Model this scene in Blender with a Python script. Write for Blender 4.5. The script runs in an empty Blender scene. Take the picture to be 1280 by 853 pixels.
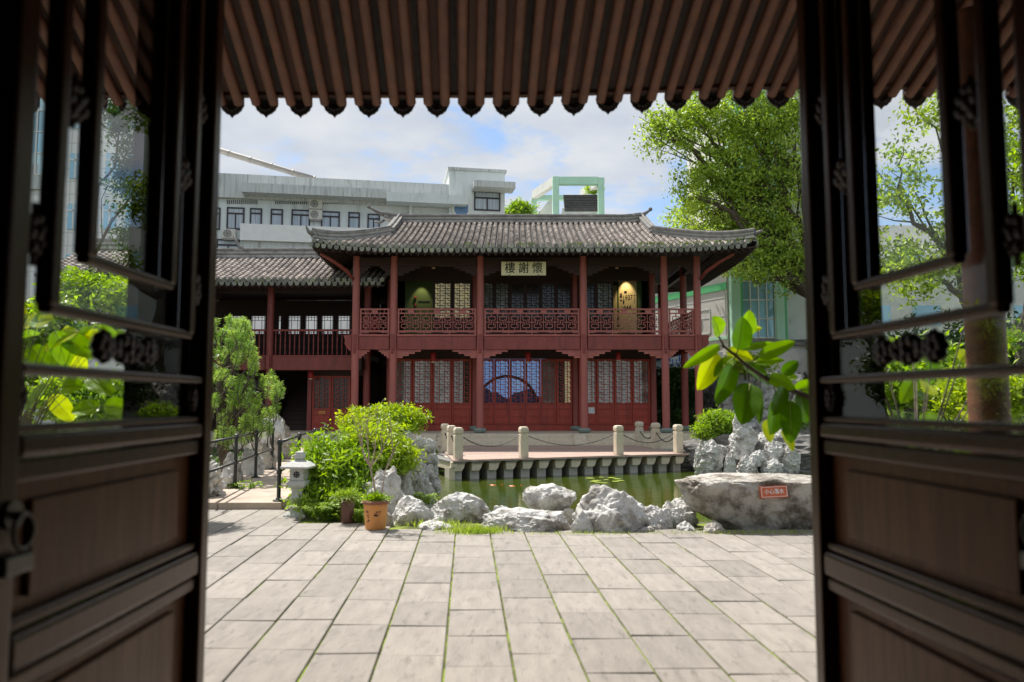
import bpy, math, random
import numpy as np
from mathutils import Vector, Matrix, noise
rad = math.radians
PI = math.pi
scene = bpy.context.scene
COL = scene.collection

# ------------------------------------------------------------------ camera
CAM = Vector((0.0, 0.0, 1.6))
F = 950.0
PITCH = math.atan(75.5 / F)
cam = bpy.data.cameras.new('camera')
cam.sensor_width = 36.0
cam.lens = F / 1280.0 * 36.0
cam.clip_start = 0.05
cam.clip_end = 900.0
cam.dof.use_dof = True
cam.dof.focus_distance = 22.0
cam.dof.aperture_fstop = 1.7
cam_o = bpy.data.objects.new('camera', cam)
COL.objects.link(cam_o)
cam_o.location = CAM
cam_o.rotation_euler = (PI / 2 + PITCH, 0, 0)
scene.camera = cam_o

# ------------------------------------------------------------------ world and sun
SUN_EL, SUN_AZ = 58.0, -40.0          # azimuth clockwise from +Y (behind the hall, from the left)
world = bpy.data.worlds.new('World')
scene.world = world
world.use_nodes = True
wn, wl = world.node_tree.nodes, world.node_tree.links
wn.clear()
def N(nodes, t, **kw):
    n = nodes.new(t)
    for k, v in kw.items():
        if k in n.inputs: n.inputs[k].default_value = v
        else: setattr(n, k, v)
    return n
out = N(wn, 'ShaderNodeOutputWorld')
sky = N(wn, 'ShaderNodeTexSky', sky_type='NISHITA', sun_disc=False,
        sun_elevation=rad(SUN_EL), sun_rotation=rad(SUN_AZ), air_density=1.0, dust_density=0.6, ozone_density=2.0)
bg1 = N(wn, 'ShaderNodeBackground', Strength=0.10)
wl.new(sky.outputs[0], bg1.inputs[0])
tc = N(wn, 'ShaderNodeTexCoord')
sep = N(wn, 'ShaderNodeSeparateXYZ'); wl.new(tc.outputs['Generated'], sep.inputs[0])
zz = N(wn, 'ShaderNodeMath', operation='MAXIMUM'); wl.new(sep.outputs[2], zz.inputs[0]); zz.inputs[1].default_value = 0.0
za = N(wn, 'ShaderNodeMath', operation='ADD'); wl.new(zz.outputs[0], za.inputs[0]); za.inputs[1].default_value = 0.16
dx = N(wn, 'ShaderNodeMath', operation='DIVIDE'); wl.new(sep.outputs[0], dx.inputs[0]); wl.new(za.outputs[0], dx.inputs[1])
dy = N(wn, 'ShaderNodeMath', operation='DIVIDE'); wl.new(sep.outputs[1], dy.inputs[0]); wl.new(za.outputs[0], dy.inputs[1])
cmb = N(wn, 'ShaderNodeCombineXYZ'); wl.new(dx.outputs[0], cmb.inputs[0]); wl.new(dy.outputs[0], cmb.inputs[1])
cmb.inputs[2].default_value = 3.3
n1 = N(wn, 'ShaderNodeTexNoise', Scale=1.15, Detail=9.0, Roughness=0.60, Distortion=0.25); wl.new(cmb.outputs[0], n1.inputs['Vector'])
n1b = N(wn, 'ShaderNodeTexNoise', Scale=5.5, Detail=6.0, Roughness=0.62); wl.new(cmb.outputs[0], n1b.inputs['Vector'])
mixn = N(wn, 'ShaderNodeMath', operation='MULTIPLY_ADD'); wl.new(n1b.outputs[0], mixn.inputs[0]); mixn.inputs[1].default_value = 0.42; wl.new(n1.outputs[0], mixn.inputs[2])
# fewer clouds low in the sky and to the right
bias = N(wn, 'ShaderNodeMapRange'); wl.new(sep.outputs[2], bias.inputs[0])
for i, v in ((1, 0.17), (2, 0.34), (3, -0.10), (4, 0.10)): bias.inputs[i].default_value = v
biasx = N(wn, 'ShaderNodeMapRange'); wl.new(sep.outputs[0], biasx.inputs[0])
for i, v in ((1, 0.02), (2, 0.22), (3, 0.02), (4, -0.10)): biasx.inputs[i].default_value = v
ad = N(wn, 'ShaderNodeMath', operation='ADD'); wl.new(mixn.outputs[0], ad.inputs[0]); wl.new(bias.outputs[0], ad.inputs[1])
ad2 = N(wn, 'ShaderNodeMath', operation='ADD'); wl.new(ad.outputs[0], ad2.inputs[0]); wl.new(biasx.outputs[0], ad2.inputs[1])
mk = N(wn, 'ShaderNodeMapRange'); wl.new(ad2.outputs[0], mk.inputs[0])
for i, v in ((1, 0.565), (2, 0.70), (3, 0.0), (4, 1.0)): mk.inputs[i].default_value = v
n2 = N(wn, 'ShaderNodeTexNoise', Scale=4.6, Detail=7.0, Roughness=0.5); wl.new(cmb.outputs[0], n2.inputs['Vector'])
cr = N(wn, 'ShaderNodeMix', data_type='RGBA'); wl.new(n2.outputs[0], cr.inputs['Factor'])
cr.inputs['A'].default_value = (0.46, 0.55, 0.70, 1); cr.inputs['B'].default_value = (0.98, 0.98, 0.97, 1)
bg2 = N(wn, 'ShaderNodeBackground', Strength=0.58); wl.new(cr.outputs['Result'], bg2.inputs[0])
mx = N(wn, 'ShaderNodeMixShader'); wl.new(mk.outputs[0], mx.inputs[0]); wl.new(bg1.outputs[0], mx.inputs[1]); wl.new(bg2.outputs[0], mx.inputs[2])
wl.new(mx.outputs[0], out.inputs[0])

sun = bpy.data.lights.new('sun', 'SUN')
sun.energy = 4.4
sun.angle = rad(1.2)
sun.color = (1.0, 0.955, 0.88)
sun_o = bpy.data.objects.new('sun', sun); COL.objects.link(sun_o)
sd = Vector((math.cos(rad(SUN_EL)) * math.sin(rad(SUN_AZ)), math.cos(rad(SUN_EL)) * math.cos(rad(SUN_AZ)), math.sin(rad(SUN_EL))))
sun_o.rotation_euler = (-sd).to_track_quat('-Z', 'Y').to_euler()
sun_o.location = (20, 20, 40)

vs = scene.view_settings
vs.view_transform = 'Standard'; vs.look = 'None'; vs.gamma = 1.0; vs.exposure = 0.72
vs.use_curve_mapping = False
scene.cycles.max_bounces = 7
scene.cycles.diffuse_bounces = 4
scene.cycles.transparent_max_bounces = 12
scene.cycles.use_adaptive_sampling = True

# ------------------------------------------------------------------ helpers
_cp, _sp = math.cos(PITCH), math.sin(PITCH)
def at(px, py, Y):
    u, v = (px - 640.0) / F, (426.5 - py) / F
    yy = _cp - v * _sp; z = _sp + v * _cp
    t = Y / yy
    return Vector((u * t, Y, 1.6 + z * t))
def zat(py, Y): return at(640, py, Y).z
def xat(px, Y, py=480): return at(px, py, Y).x
def on_plane(px, py, P0, deg):
    d = at(px, py, 1.0) - CAM
    n = Vector((-math.sin(rad(deg)), math.cos(rad(deg)), 0))
    t = (P0 - CAM).dot(n) / d.dot(n)
    P = CAM + d * t
    s = (P - P0).dot(Vector((math.cos(rad(deg)), math.sin(rad(deg)), 0)))
    return s, P.z

def tag(o, label=None, cat=None, group=None, kind=None):
    if label: o['label'] = label
    if cat: o['category'] = cat
    if group: o['group'] = group
    if kind: o['kind'] = kind
    return o
def empty(name, loc, label, cat, group=None, rz=0.0):
    o = bpy.data.objects.new(name, None); COL.objects.link(o)
    o.location = loc; o.rotation_euler = (0, 0, rz); o.empty_display_size = 0.2
    o['wl'] = tuple(loc)
    return tag(o, label, cat, group)
def kids(o): return [c for c in bpy.data.objects if c.parent == o]
def copy_tree(o, loc=None, parent=None):
    c = o.copy(); COL.objects.link(c)
    if parent is not None: c.parent = parent
    if loc is not None: c.location = loc
    for ch in kids(o): copy_tree(ch, None, c)
    return c

class MB:
    """collects shapes; build() links them as one mesh object"""
    def __init__(s): s.v = []; s.f = []
    def add(s, vs_, fs, M=None):
        b = len(s.v)
        for p in vs_:
            p = Vector(p)
            if M is not None: p = M @ p
            s.v.append((p.x, p.y, p.z))
        for f in fs: s.f.append(tuple(i + b for i in f))
        return s
    def box(s, x0, x1, y0, y1, z0, z1, M=None):
        return s.add([(x0,y0,z0),(x1,y0,z0),(x1,y1,z0),(x0,y1,z0),(x0,y0,z1),(x1,y0,z1),(x1,y1,z1),(x0,y1,z1)],
                     [(3,2,1,0),(4,5,6,7),(0,1,5,4),(1,2,6,5),(2,3,7,6),(3,0,4,7)], M)
    def bar(s, p, q, w, h=None, up=(0,0,1)):
        """square bar from p to q, w across, h along up"""
        h = h or w; p = Vector(p); q = Vector(q); d = (q - p).normalized()
        u = Vector(up)
        if abs(d.dot(u)) > 0.98: u = Vector((0, 1, 0)) if abs(d.y) < .9 else Vector((1, 0, 0))
        a = d.cross(u).normalized(); b = a.cross(d).normalized()
        vs_ = []
        for c in (p, q):
            for i, j in ((-1,-1),(1,-1),(1,1),(-1,1)): vs_.append(c + a * (i * w / 2) + b * (j * h / 2))
        return s.add(vs_, [(0,1,2,3),(7,6,5,4),(0,4,5,1),(1,5,6,2),(2,6,7,3),(3,7,4,0)])
    def tube(s, pts, r, n=10, caps=True):
        pts = [Vector(p) for p in pts]
        rs = r if isinstance(r, (list, tuple)) else [r] * len(pts)
        vs_ = []; fs = []
        ref = None
        for i, p in enumerate(pts):
            d = (pts[min(i + 1, len(pts) - 1)] - pts[max(i - 1, 0)])
            d = d.normalized() if d.length > 1e-9 else Vector((0, 0, 1))
            if ref is None: ref = Vector((0, 0, 1)) if abs(d.z) < .9 else Vector((1, 0, 0))
            a = d.cross(ref).normalized(); b = a.cross(d).normalized(); ref = b if abs(d.z) >= .9 or ref.length == 0 else ref
            if abs(d.dot(ref)) > .95: ref = b
            for k in range(n):
                t = 2 * PI * k / n
                vs_.append(p + a * (math.cos(t) * rs[i]) + b * (math.sin(t) * rs[i]))
        for i in range(len(pts) - 1):
            for k in range(n):
                k2 = (k + 1) % n
                fs.append((i*n+k, i*n+k2, (i+1)*n+k2, (i+1)*n+k))
        if caps:
            fs.append(tuple(range(n - 1, -1, -1))); fs.append(tuple(range((len(pts)-1)*n, len(pts)*n)))
        return s.add(vs_, fs)
    def lathe(s, c, prof, n=20, sx=1.0, sy=1.0, rot=0.0):
        c = Vector(c); vs_ = []; fs = []
        for r, z in prof:
            for k in range(n):
                t = 2 * PI * k / n + rot
                vs_.append(c + Vector((math.cos(t) * r * sx, math.sin(t) * r * sy, z)))
        m = len(prof)
        for i in range(m - 1):
            for k in range(n):
                k2 = (k + 1) % n
                fs.append((i*n+k, i*n+k2, (i+1)*n+k2, (i+1)*n+k))
        fs.append(tuple(range(n - 1, -1, -1))); fs.append(tuple(range((m-1)*n, m*n)))
        return s.add(vs_, fs)
    def prism(s, poly, axis, a, b):
        """extrude 2-D poly along axis ('x','y','z') from a to b"""
        def P(u, v, w):
            return {'x': (w, u, v), 'y': (u, w, v), 'z': (u, v, w)}[axis]
        n = len(poly)
        vs_ = [P(u, v, a) for u, v in poly] + [P(u, v, b) for u, v in poly]
        fs = [tuple(range(n - 1, -1, -1)), tuple(range(n, 2 * n))]
        for i in range(n):
            j = (i + 1) % n; fs.append((i, j, j + n, i + n))
        return s.add(vs_, fs)
    def sweep(s, pts, w, h, z0=0.0):
        """vertical-sided strip of width w and height h swept along pts (its underside at pts + z0)"""
        pts = [Vector(p) for p in pts]; vs_ = []; fs = []
        ws = w if isinstance(w, (list, tuple)) else [w] * len(pts)
        hs = h if isinstance(h, (list, tuple)) else [h] * len(pts)
        for i, p in enumerate(pts):
            d = pts[min(i+1, len(pts)-1)] - pts[max(i-1, 0)]; d.z = 0
            d = d.normalized() if d.length > 1e-6 else Vector((1, 0, 0))
            a = Vector((-d.y, d.x, 0))
            for sx, zz_ in ((-1, 0), (1, 0), (1, 1), (-1, 1)):
                vs_.append(p + a * (sx * ws[i] / 2) + Vector((0, 0, z0 + zz_ * hs[i])))
        for i in range(len(pts) - 1):
            for k in range(4):
                k2 = (k + 1) % 4
                fs.append((i*4+k, i*4+k2, (i+1)*4+k2, (i+1)*4+k))
        L = (len(pts) - 1) * 4
        fs += [(3, 2, 1, 0), (L, L+1, L+2, L+3)]
        return s.add(vs_, fs)
    def build(s, name, m, parent=None, smooth=False, bevel=0.0, seg=2, world=True, fix=True):
        me = bpy.data.meshes.new(name)
        v = s.v
        if parent is not None and world:
            L = Vector((0, 0, 0)); q = parent
            while q is not None:
                L += Vector(q['wl']) if 'wl' in q.keys() else Vector((0, 0, 0)); q = q.parent
            v = [(a - L.x, b - L.y, c - L.z) for a, b, c in v]
        me.from_pydata(v, [], s.f); me.update()
        if fix and len(s.f) < 60000:
            import bmesh
            bm = bmesh.new(); bm.from_mesh(me); bmesh.ops.recalc_face_normals(bm, faces=bm.faces); bm.to_mesh(me); bm.free()
        me.materials.append(m)
        if smooth:
            me.polygons.foreach_set('use_smooth', [True] * len(me.polygons))
            if smooth != 'all': me.set_sharp_from_angle(angle=rad(40))
        o = bpy.data.objects.new(name, me); COL.objects.link(o)
        if parent is not None: o.parent = parent
        if bevel:
            bv = o.modifiers.new('bevel', 'BEVEL'); bv.width = bevel; bv.segments = seg; bv.limit_method = 'ANGLE'; bv.angle_limit = rad(40)
        return o

def text_obj(name, body, m, size, width, parent, M, ext=0.004):
    """writing as a thin mesh; M places it (text lies in its local XY)"""
    c = bpy.data.curves.new(name, 'FONT'); c.body = body; c.size = size; c.extrude = ext
    c.align_x = 'CENTER'; c.align_y = 'CENTER'; c.offset = 0.006 * size
    o = bpy.data.objects.new(name, c); COL.objects.link(o)
    bpy.context.view_layer.update()
    me = bpy.data.meshes.new_from_object(o.evaluated_get(bpy.context.evaluated_depsgraph_get()))
    w = o.dimensions.x or 1
    bpy.data.objects.remove(o); bpy.data.curves.remove(c)
    k = width / w
    me.transform(M @ Matrix.Diagonal((k, 1, 1, 1)))
    me.materials.clear(); me.materials.append(m)
    o = bpy.data.objects.new(name, me); COL.objects.link(o)
    if parent is not None:
        o.parent = parent; o.location = -Vector(parent['wl'])
    return o
def face_front(x, y, z, yaw=0.0, roll=0.0):
    """matrix that stands text upright, facing the camera side (-Y)"""
    return Matrix.Translation((x, y, z)) @ Matrix.Rotation(yaw, 4, 'Z') @ Matrix.Rotation(PI/2, 4, 'X') @ Matrix.Rotation(roll, 4, 'Z')

# ------------------------------------------------------------------ materials
def mat(name, c1, c2=None, rough=0.6, scale=4.0, detail=5.0, c3=None, s3=0.7, t3=0.6, bump=0.0, bscale=30.0,
        isl=0.0, metal=0.0, spec=0.5, coord='Object', stretch=(1,1,1), trans=0.0, coat=0.0, rvar=0.0, bdist=0.02, emit=0.0, stint=None):
    """principled surface with two-tone noise, an optional third stain colour, per-piece variation and bump"""
    m = bpy.data.materials.new(name); m.use_nodes = True
    nt = m.node_tree; ns, L = nt.nodes, nt.links; ns.clear()
    o = N(ns, 'ShaderNodeOutputMaterial'); b = N(ns, 'ShaderNodeBsdfPrincipled')
    b.inputs['Roughness'].default_value = rough; b.inputs['Metallic'].default_value = metal
    if stint: b.inputs['Specular Tint'].default_value = (*stint, 1)
    b.inputs['Specular IOR Level'].default_value = spec; b.inputs['Coat Weight'].default_value = coat
    t = N(ns, 'ShaderNodeTexCoord'); mp = N(ns, 'ShaderNodeMapping'); mp.inputs['Scale'].default_value = stretch
    L.new(t.outputs[coord], mp.inputs[0])
    vec = mp.outputs[0]
    c2 = c2 or tuple(x * 0.8 for x in c1)
    nz = N(ns, 'ShaderNodeTexNoise', Scale=scale, Detail=detail, Roughness=0.6); L.new(vec, nz.inputs['Vector'])
    rg = N(ns, 'ShaderNodeMapRange'); L.new(nz.outputs[0], rg.inputs[0]); rg.inputs[1].default_value = 0.32; rg.inputs[2].default_value = 0.68
    mx_ = N(ns, 'ShaderNodeMix', data_type='RGBA'); L.new(rg.outputs[0], mx_.inputs['Factor'])
    mx_.inputs['A'].default_value = (*c1, 1); mx_.inputs['B'].default_value = (*c2, 1)
    col = mx_.outputs['Result']
    if c3:
        n3 = N(ns, 'ShaderNodeTexNoise', Scale=s3, Detail=8.0, Roughness=0.7); L.new(vec, n3.inputs['Vector'])
        r3 = N(ns, 'ShaderNodeMapRange'); L.new(n3.outputs[0], r3.inputs[0]); r3.inputs[1].default_value = t3 - 0.06; r3.inputs[2].default_value = t3 + 0.10
        m3 = N(ns, 'ShaderNodeMix', data_type='RGBA'); L.new(r3.outputs[0], m3.inputs['Factor']); L.new(col, m3.inputs['A'])
        m3.inputs['B'].default_value = (*c3, 1); col = m3.outputs['Result']
    if isl:
        g = N(ns, 'ShaderNodeNewGeometry'); mr = N(ns, 'ShaderNodeMapRange'); L.new(g.outputs['Random Per Island'], mr.inputs[0])
        mr.inputs[3].default_value = 1 - isl; mr.inputs[4].default_value = 1 + isl
        hs = N(ns, 'ShaderNodeHueSaturation'); L.new(mr.outputs[0], hs.inputs['Value']); L.new(col, hs.inputs['Color']); col = hs.outputs[0]
    L.new(col, b.inputs['Base Color'])
    if emit:
        L.new(col, b.inputs['Emission Color']); b.inputs['Emission Strength'].default_value = emit
    if rvar:
        rr = N(ns, 'ShaderNodeMapRange'); L.new(nz.outputs[0], rr.inputs[0]); rr.inputs[3].default_value = max(0.02, rough - rvar); rr.inputs[4].default_value = min(1, rough + rvar)
        L.new(rr.outputs[0], b.inputs['Roughness'])
    if bump:
        bn = N(ns, 'ShaderNodeTexNoise', Scale=bscale, Detail=6.0, Roughness=0.65); L.new(vec, bn.inputs['Vector'])
        bp = N(ns, 'ShaderNodeBump', Strength=bump, Distance=bdist); L.new(bn.outputs[0], bp.inputs['Height']); L.new(bp.outputs[0], b.inputs['Normal'])
    if trans:
        tr = N(ns, 'ShaderNodeBsdfTranslucent'); L.new(col, tr.inputs[0])
        hs2 = N(ns, 'ShaderNodeHueSaturation', Value=1.5, Saturation=1.15); L.new(col, hs2.inputs['Color']); L.new(hs2.outputs[0], tr.inputs[0])
        mm = N(ns, 'ShaderNodeMixShader'); mm.inputs[0].default_value = trans
        L.new(b.outputs[0], mm.inputs[1]); L.new(tr.outputs[0], mm.inputs[2]); L.new(mm.outputs[0], o.inputs[0])
    else:
        L.new(b.outputs[0], o.inputs[0])
    return m
def glass_mat(name, tint, rough=0.02, body=0.0, refl=.6):
    """thin window glass: fresnel mix of clear and mirror"""
    m = bpy.data.materials.new(name); m.use_nodes = True
    ns, L = m.node_tree.nodes, m.node_tree.links; ns.clear()
    o = N(ns, 'ShaderNodeOutputMaterial'); lw = N(ns, 'ShaderNodeLayerWeight'); lw.inputs[0].default_value = 0.5
    pw = N(ns, 'ShaderNodeMath', operation='POWER'); L.new(lw.outputs['Facing'], pw.inputs[0]); pw.inputs[1].default_value = 3.6
    fr = N(ns, 'ShaderNodeMath', operation='MULTIPLY_ADD'); L.new(pw.outputs[0], fr.inputs[0]); fr.inputs[1].default_value = refl; fr.inputs[2].default_value = .03
    tr = N(ns, 'ShaderNodeBsdfTransparent'); tr.inputs[0].default_value = (*tint, 1)
    gl = N(ns, 'ShaderNodeBsdfGlossy', Roughness=rough)
    mm = N(ns, 'ShaderNodeMixShader'); L.new(fr.outputs[0], mm.inputs[0]); L.new(tr.outputs[0], mm.inputs[1]); L.new(gl.outputs[0], mm.inputs[2])
    L.new(mm.outputs[0], o.inputs[0])
    return m

M_ = {}
M_['redwood'] = mat('red_painted_wood', (.30,.062,.050), (.22,.045,.037), rough=.5, scale=2.0, stretch=(3,3,.6), c3=(.13,.035,.03), t3=.62, s3=1.6, bump=.15, bscale=14, isl=.08)
M_['redcol'] = mat('red_painted_column', (.44,.13,.108), (.34,.095,.08), rough=.55, scale=1.5, stretch=(3,3,.5), c3=(.30,.10,.085), t3=.63, s3=1.2, bump=.12, bscale=18)
M_['redrail'] = mat('red_railing_paint', (.45,.135,.11), (.35,.10,.085), rough=.5, scale=3)
M_['reddoor'] = mat('red_door_paint', (.42,.055,.032), (.31,.040,.026), rough=.42, scale=2.2, stretch=(4,4,.6), c3=(.17,.03,.02), t3=.6, s3=1.8, bump=.1, bscale=20, isl=.12)
M_['darkwood'] = mat('dark_red_timber', (.045,.014,.011), (.028,.010,.008), rough=.6, scale=2, isl=.1)  # dark red, deepened so the hall's recess shade sits in the colour
M_['shadewood'] = mat('old_dark_timber', (.045,.020,.015), (.03,.014,.011), rough=.7, scale=2)
M_['lacquer'] = mat('dark_brown_lacquer', (.050,.016,.006), (.026,.009,.004), rough=.24, scale=3.0, stretch=(9,9,.8), c3=(.03,.014,.01), t3=.6, s3=2.0, bump=.10, bscale=9, spec=.40, rvar=.06, stint=(.85,.50,.30))  # door frame tone: shade on the brown lacquer put into the colour
M_['lacquerpanel'] = mat('brown_lacquered_panel', (.15,.050,.017), (.075,.026,.010), rough=.36, scale=3.0, stretch=(9,9,.7), c3=(.05,.02,.01), t3=.6, s3=2.4, bump=.12, bscale=8, spec=.30, rvar=.08, stint=(.85,.48,.28))  # same lacquer in a lit tone; panels differ from frames mostly by shading
M_['rafter'] = mat('brown_rafter_timber', (.17,.062,.032), (.095,.036,.020), rough=.6, scale=3.0, stretch=(5,1,5), c3=(.10,.05,.035), t3=.60, s3=2.2, bump=.25, bscale=16, isl=.25)
M_['boards'] = mat('brown_sheathing_boards', (.11,.052,.036), (.065,.032,.024), rough=.75, scale=2.0, stretch=(8,1,1), isl=.3)
M_['tile'] = mat('weathered_clay_tile', (.42,.365,.325), (.235,.20,.18), rough=.9, scale=7.0, c3=(.40,.35,.31), t3=.62, s3=9.0, isl=.38, bump=.3, bscale=40)
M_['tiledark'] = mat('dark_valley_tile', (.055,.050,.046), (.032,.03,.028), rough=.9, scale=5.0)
M_['eavetile'] = mat('mossy_grey_eave_tile', (.33,.325,.28), (.14,.14,.13), rough=.9, scale=9.0, c3=(.26,.29,.13), t3=.57, s3=5.0, isl=.35, bump=.3, bscale=40)
M_['gatetile'] = mat('dark_grey_drip_tile', (.060,.050,.045), (.030,.026,.024), rough=.85, scale=14.0, isl=.2, bump=.4, bscale=40)
M_['plaster'] = mat('weathered_ridge_plaster', (.60,.59,.56), (.44,.43,.41), rough=.9, scale=2.0, c3=(.17,.165,.155), t3=.58, s3=2.6, bump=.2)
M_['ridgecap'] = mat('grey_ridge_cap', (.25,.24,.225), (.13,.125,.12), rough=.9, scale=4.0, c3=(.5,.48,.45), t3=.64, s3=3.0, bump=.2)
M_['granite'] = mat('pale_granite', (.56,.53,.47), (.43,.40,.35), rough=.8, scale=2.0, detail=8, c3=(.30,.27,.22), t3=.64, s3=1.6, bump=.15, bscale=60, isl=.08)
M_['poststone'] = mat('cream_stone_posts', (.68,.60,.47), (.56,.48,.36), rough=.8, scale=7.0, detail=8, c3=(.36,.30,.22), t3=.66, s3=4.0, bump=.2, bscale=60)
M_['ironblack'] = mat('black_painted_iron', (.016,.016,.017), (.028,.028,.03), rough=.38, scale=12, spec=.6)
M_['chain'] = mat('dark_steel_chain', (.05,.05,.05), (.03,.03,.03), rough=.4, metal=.8)
M_['baseblue'] = mat('grey_green_stone_base', (.24,.30,.27), (.17,.21,.19), rough=.75, scale=8)
# ================================================================== ground, paving, pond
SK = 56.0 / F                    # the paving and the gate are turned a little against the camera
def gx(xp, Y): return xp - SK * Y   # gate frame -> world x
POND = (-3.4, 15.0, 10.3, 25.6)  # x0,x1,y0,y1
WZ = -0.35
M_['soil'] = mat('mossy_soil', (.10,.085,.055), (.06,.055,.035), rough=1, scale=3, c3=(.07,.11,.02), t3=.5, s3=1.5, bump=.4, bscale=25)
M_['moss'] = mat('moss_and_dirt_joint', (.13,.16,.025), (.05,.045,.028), rough=1, scale=5, c3=(.24,.32,.03), t3=.52, s3=3.0, bump=.5, bscale=60)
M_['paving'] = mat('combed_granite_slabs', (.315,.282,.250), (.242,.217,.192), rough=.85, scale=1.7, detail=9, c3=(.17,.155,.135), t3=.60, s3=2.3, isl=.12, bump=.6, bscale=12, stretch=(6,1.6,1), bdist=.012)
def ground():
    b = MB(); R = 400; x0, x1, y0, y1 = POND
    b.box(-R, R, -60, y0, -1.5, 0); b.box(-R, R, y1, 600, -1.5, 0)
    b.box(-R, x0, y0, y1, -1.5, 0); b.box(x1, R, y0, y1, -1.5, 0)
    tag(b.build('ground', M_['soil'], fix=False), kind='structure')
    rng = random.Random(5)
    s = MB(); jo = MB()
    # slabs: columns run along the gate axis, cross joints staggered
    PY0, PY1 = 4.0, 11.6
    for k in range(-22, 24):
        u0 = -0.128 + .409 * k; y = PY0 - rng.random() * .6
        while y < PY1:
            L = .64 + rng.uniform(-.05, .05)
            ya, yb = y + .006, min(y + L - .004, PY1)
            ca = [(u0 + .008, ya), (u0 + .401, ya), (u0 + .401, yb), (u0 + .008, yb)]
            cx = gx(u0 + .2, (ya + yb) / 2)
            # leave the planted edge and the pond free
            edge = 9.55 + .10 * math.sin(cx * 1.7)
            if cx < -1.55: edge = 10.05 + .15 * math.sin(cx * 3)
            if cx < -2.9: edge = 11.6
            if ya < edge - .1:
                yb2 = min(yb, edge)
                h = rng.uniform(-.003, .004); ti = rng.uniform(-.003, .003)
                vs_ = []
                for zz_, sh in ((-.05, 0), (.034, 0), (.038, .005)):
                    for (uu, yy), (a, c) in zip([(ca[0][0], ya), (ca[1][0], ya), (ca[1][0], yb2), (ca[0][0], yb2)], ((1,1),(-1,1),(-1,-1),(1,-1))):
                        vs_.append((gx(uu + a * sh, yy), yy + c * sh, zz_ + h + ti * a - (.036 if False else 0)))
                fs = [(8,9,10,11)]
                for r in (0, 4):
                    for q in range(4): fs.append((r+q, r+(q+1)%4, r+4+(q+1)%4, r+4+q))
                s.add(vs_, fs)
            y += L
    tag(s.build('paving', M_['paving']), kind='structure')
    jo.box(-11, -2.9, 3.9, 11.9, -.02, .024); jo.box(-2.9, -1.55, 3.9, 10.35, -.02, .0245); jo.box(-1.55, 10, 3.9, 10.0, -.02, .024)
    tag(jo.build('paving_joints', M_['moss']), kind='structure')
ground()
def water():
    m = bpy.data.materials.new('green_pond_water'); m.use_nodes = True
    ns, L = m.node_tree.nodes, m.node_tree.links
    b = ns['Principled BSDF']; b.inputs['Roughness'].default_value = .03; b.inputs['IOR'].default_value = 1.33
    t = N(ns, 'ShaderNodeTexCoord')
    nz = N(ns, 'ShaderNodeTexNoise', Scale=.35, Detail=3.0); L.new(t.outputs['Object'], nz.inputs['Vector'])
    mx_ = N(ns, 'ShaderNodeMix', data_type='RGBA'); L.new(nz.outputs[0], mx_.inputs['Factor'])
    mx_.inputs['A'].default_value = (.026, .060, .007, 1); mx_.inputs['B'].default_value = (.075, .085, .012, 1)
    L.new(mx_.outputs['Result'], b.inputs['Base Color'])
    mp = N(ns, 'ShaderNodeMapping'); mp.inputs['Scale'].default_value = (1.2, 3.6, 1); L.new(t.outputs['Object'], mp.inputs[0])
    w = N(ns, 'ShaderNodeTexNoise', Scale=2.6, Detail=3.0, Roughness=.5); L.new(mp.outputs[0], w.inputs['Vector'])
    bp = N(ns, 'ShaderNodeBump', Strength=.10, Distance=.05); L.new(w.outputs[0], bp.inputs['Height']); L.new(bp.outputs[0], b.inputs['Normal'])
    x0, x1, y0, y1 = POND
    q = MB().box(x0 + .02, x1 - .02, y0 + .02, y1 - .02, -1.2, WZ)
    tag(q.build('pond_water', m), kind='structure')
    e = MB(); e.box(x0 - .002, x0 + .25, y0 + 2.2, y1, -1.3, .05); e.box(x0 - .002, x0 + .25, y0, y0 + 2.198, -1.3, -.06); e.box(x0 + .25, x1, y1 - .28, y1 + .002, -1.3, .045); e.box(x0 + .25, x1, y0 - .002, y0 + .25, -1.3, -.06)
    tag(e.build('pond_edge', M_['granite'], bevel=.01), kind='structure')
water()

# ================================================================== gatehouse
G = empty('gatehouse', (0, 3.0, 0), 'dark timber gatehouse with rafters overhead and open doorway framing the courtyard', 'gatehouse')
GZ = .10
b = MB(); b.prism([(gx(-5.5,-4),-4),(gx(5.5,-4),-4),(gx(5.5,4.13),4.13),(gx(-5.5,4.13),4.13)], 'z', -.1, GZ); b.build('floor', M_['granite'], G, bevel=.01)
YE = 5.2
ZE = zat(126, YE)
def eave_dz(xp): return .035 * max(0.0, min(1.6, (xp - .3))) ** 1.2 if xp > .3 else 0.0
SL = .48                                   # rafters rise this much per metre towards the ridge
YR = .6
SP = .1215
for i in range(-46, 48):
    xp = (i + .5) * SP + .02
    rb = MB(); dz = eave_dz(xp)
    n = 6; pts = []
    for j in range(n + 1):
        y = YE + .02 - (YE - 2.9) * j / n
        pts.append((gx(xp, y) + .003 * math.sin(j * 1.3 + i), y, ZE + dz + (YE - y) * SL))
    rb.tube(pts, [.034 + .0015 * math.sin(i * 2.1)] * (n + 1), n=10)
    if -31 <= i <= 33: rb.build('rafter', M_['rafter'], G, smooth=True)
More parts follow.
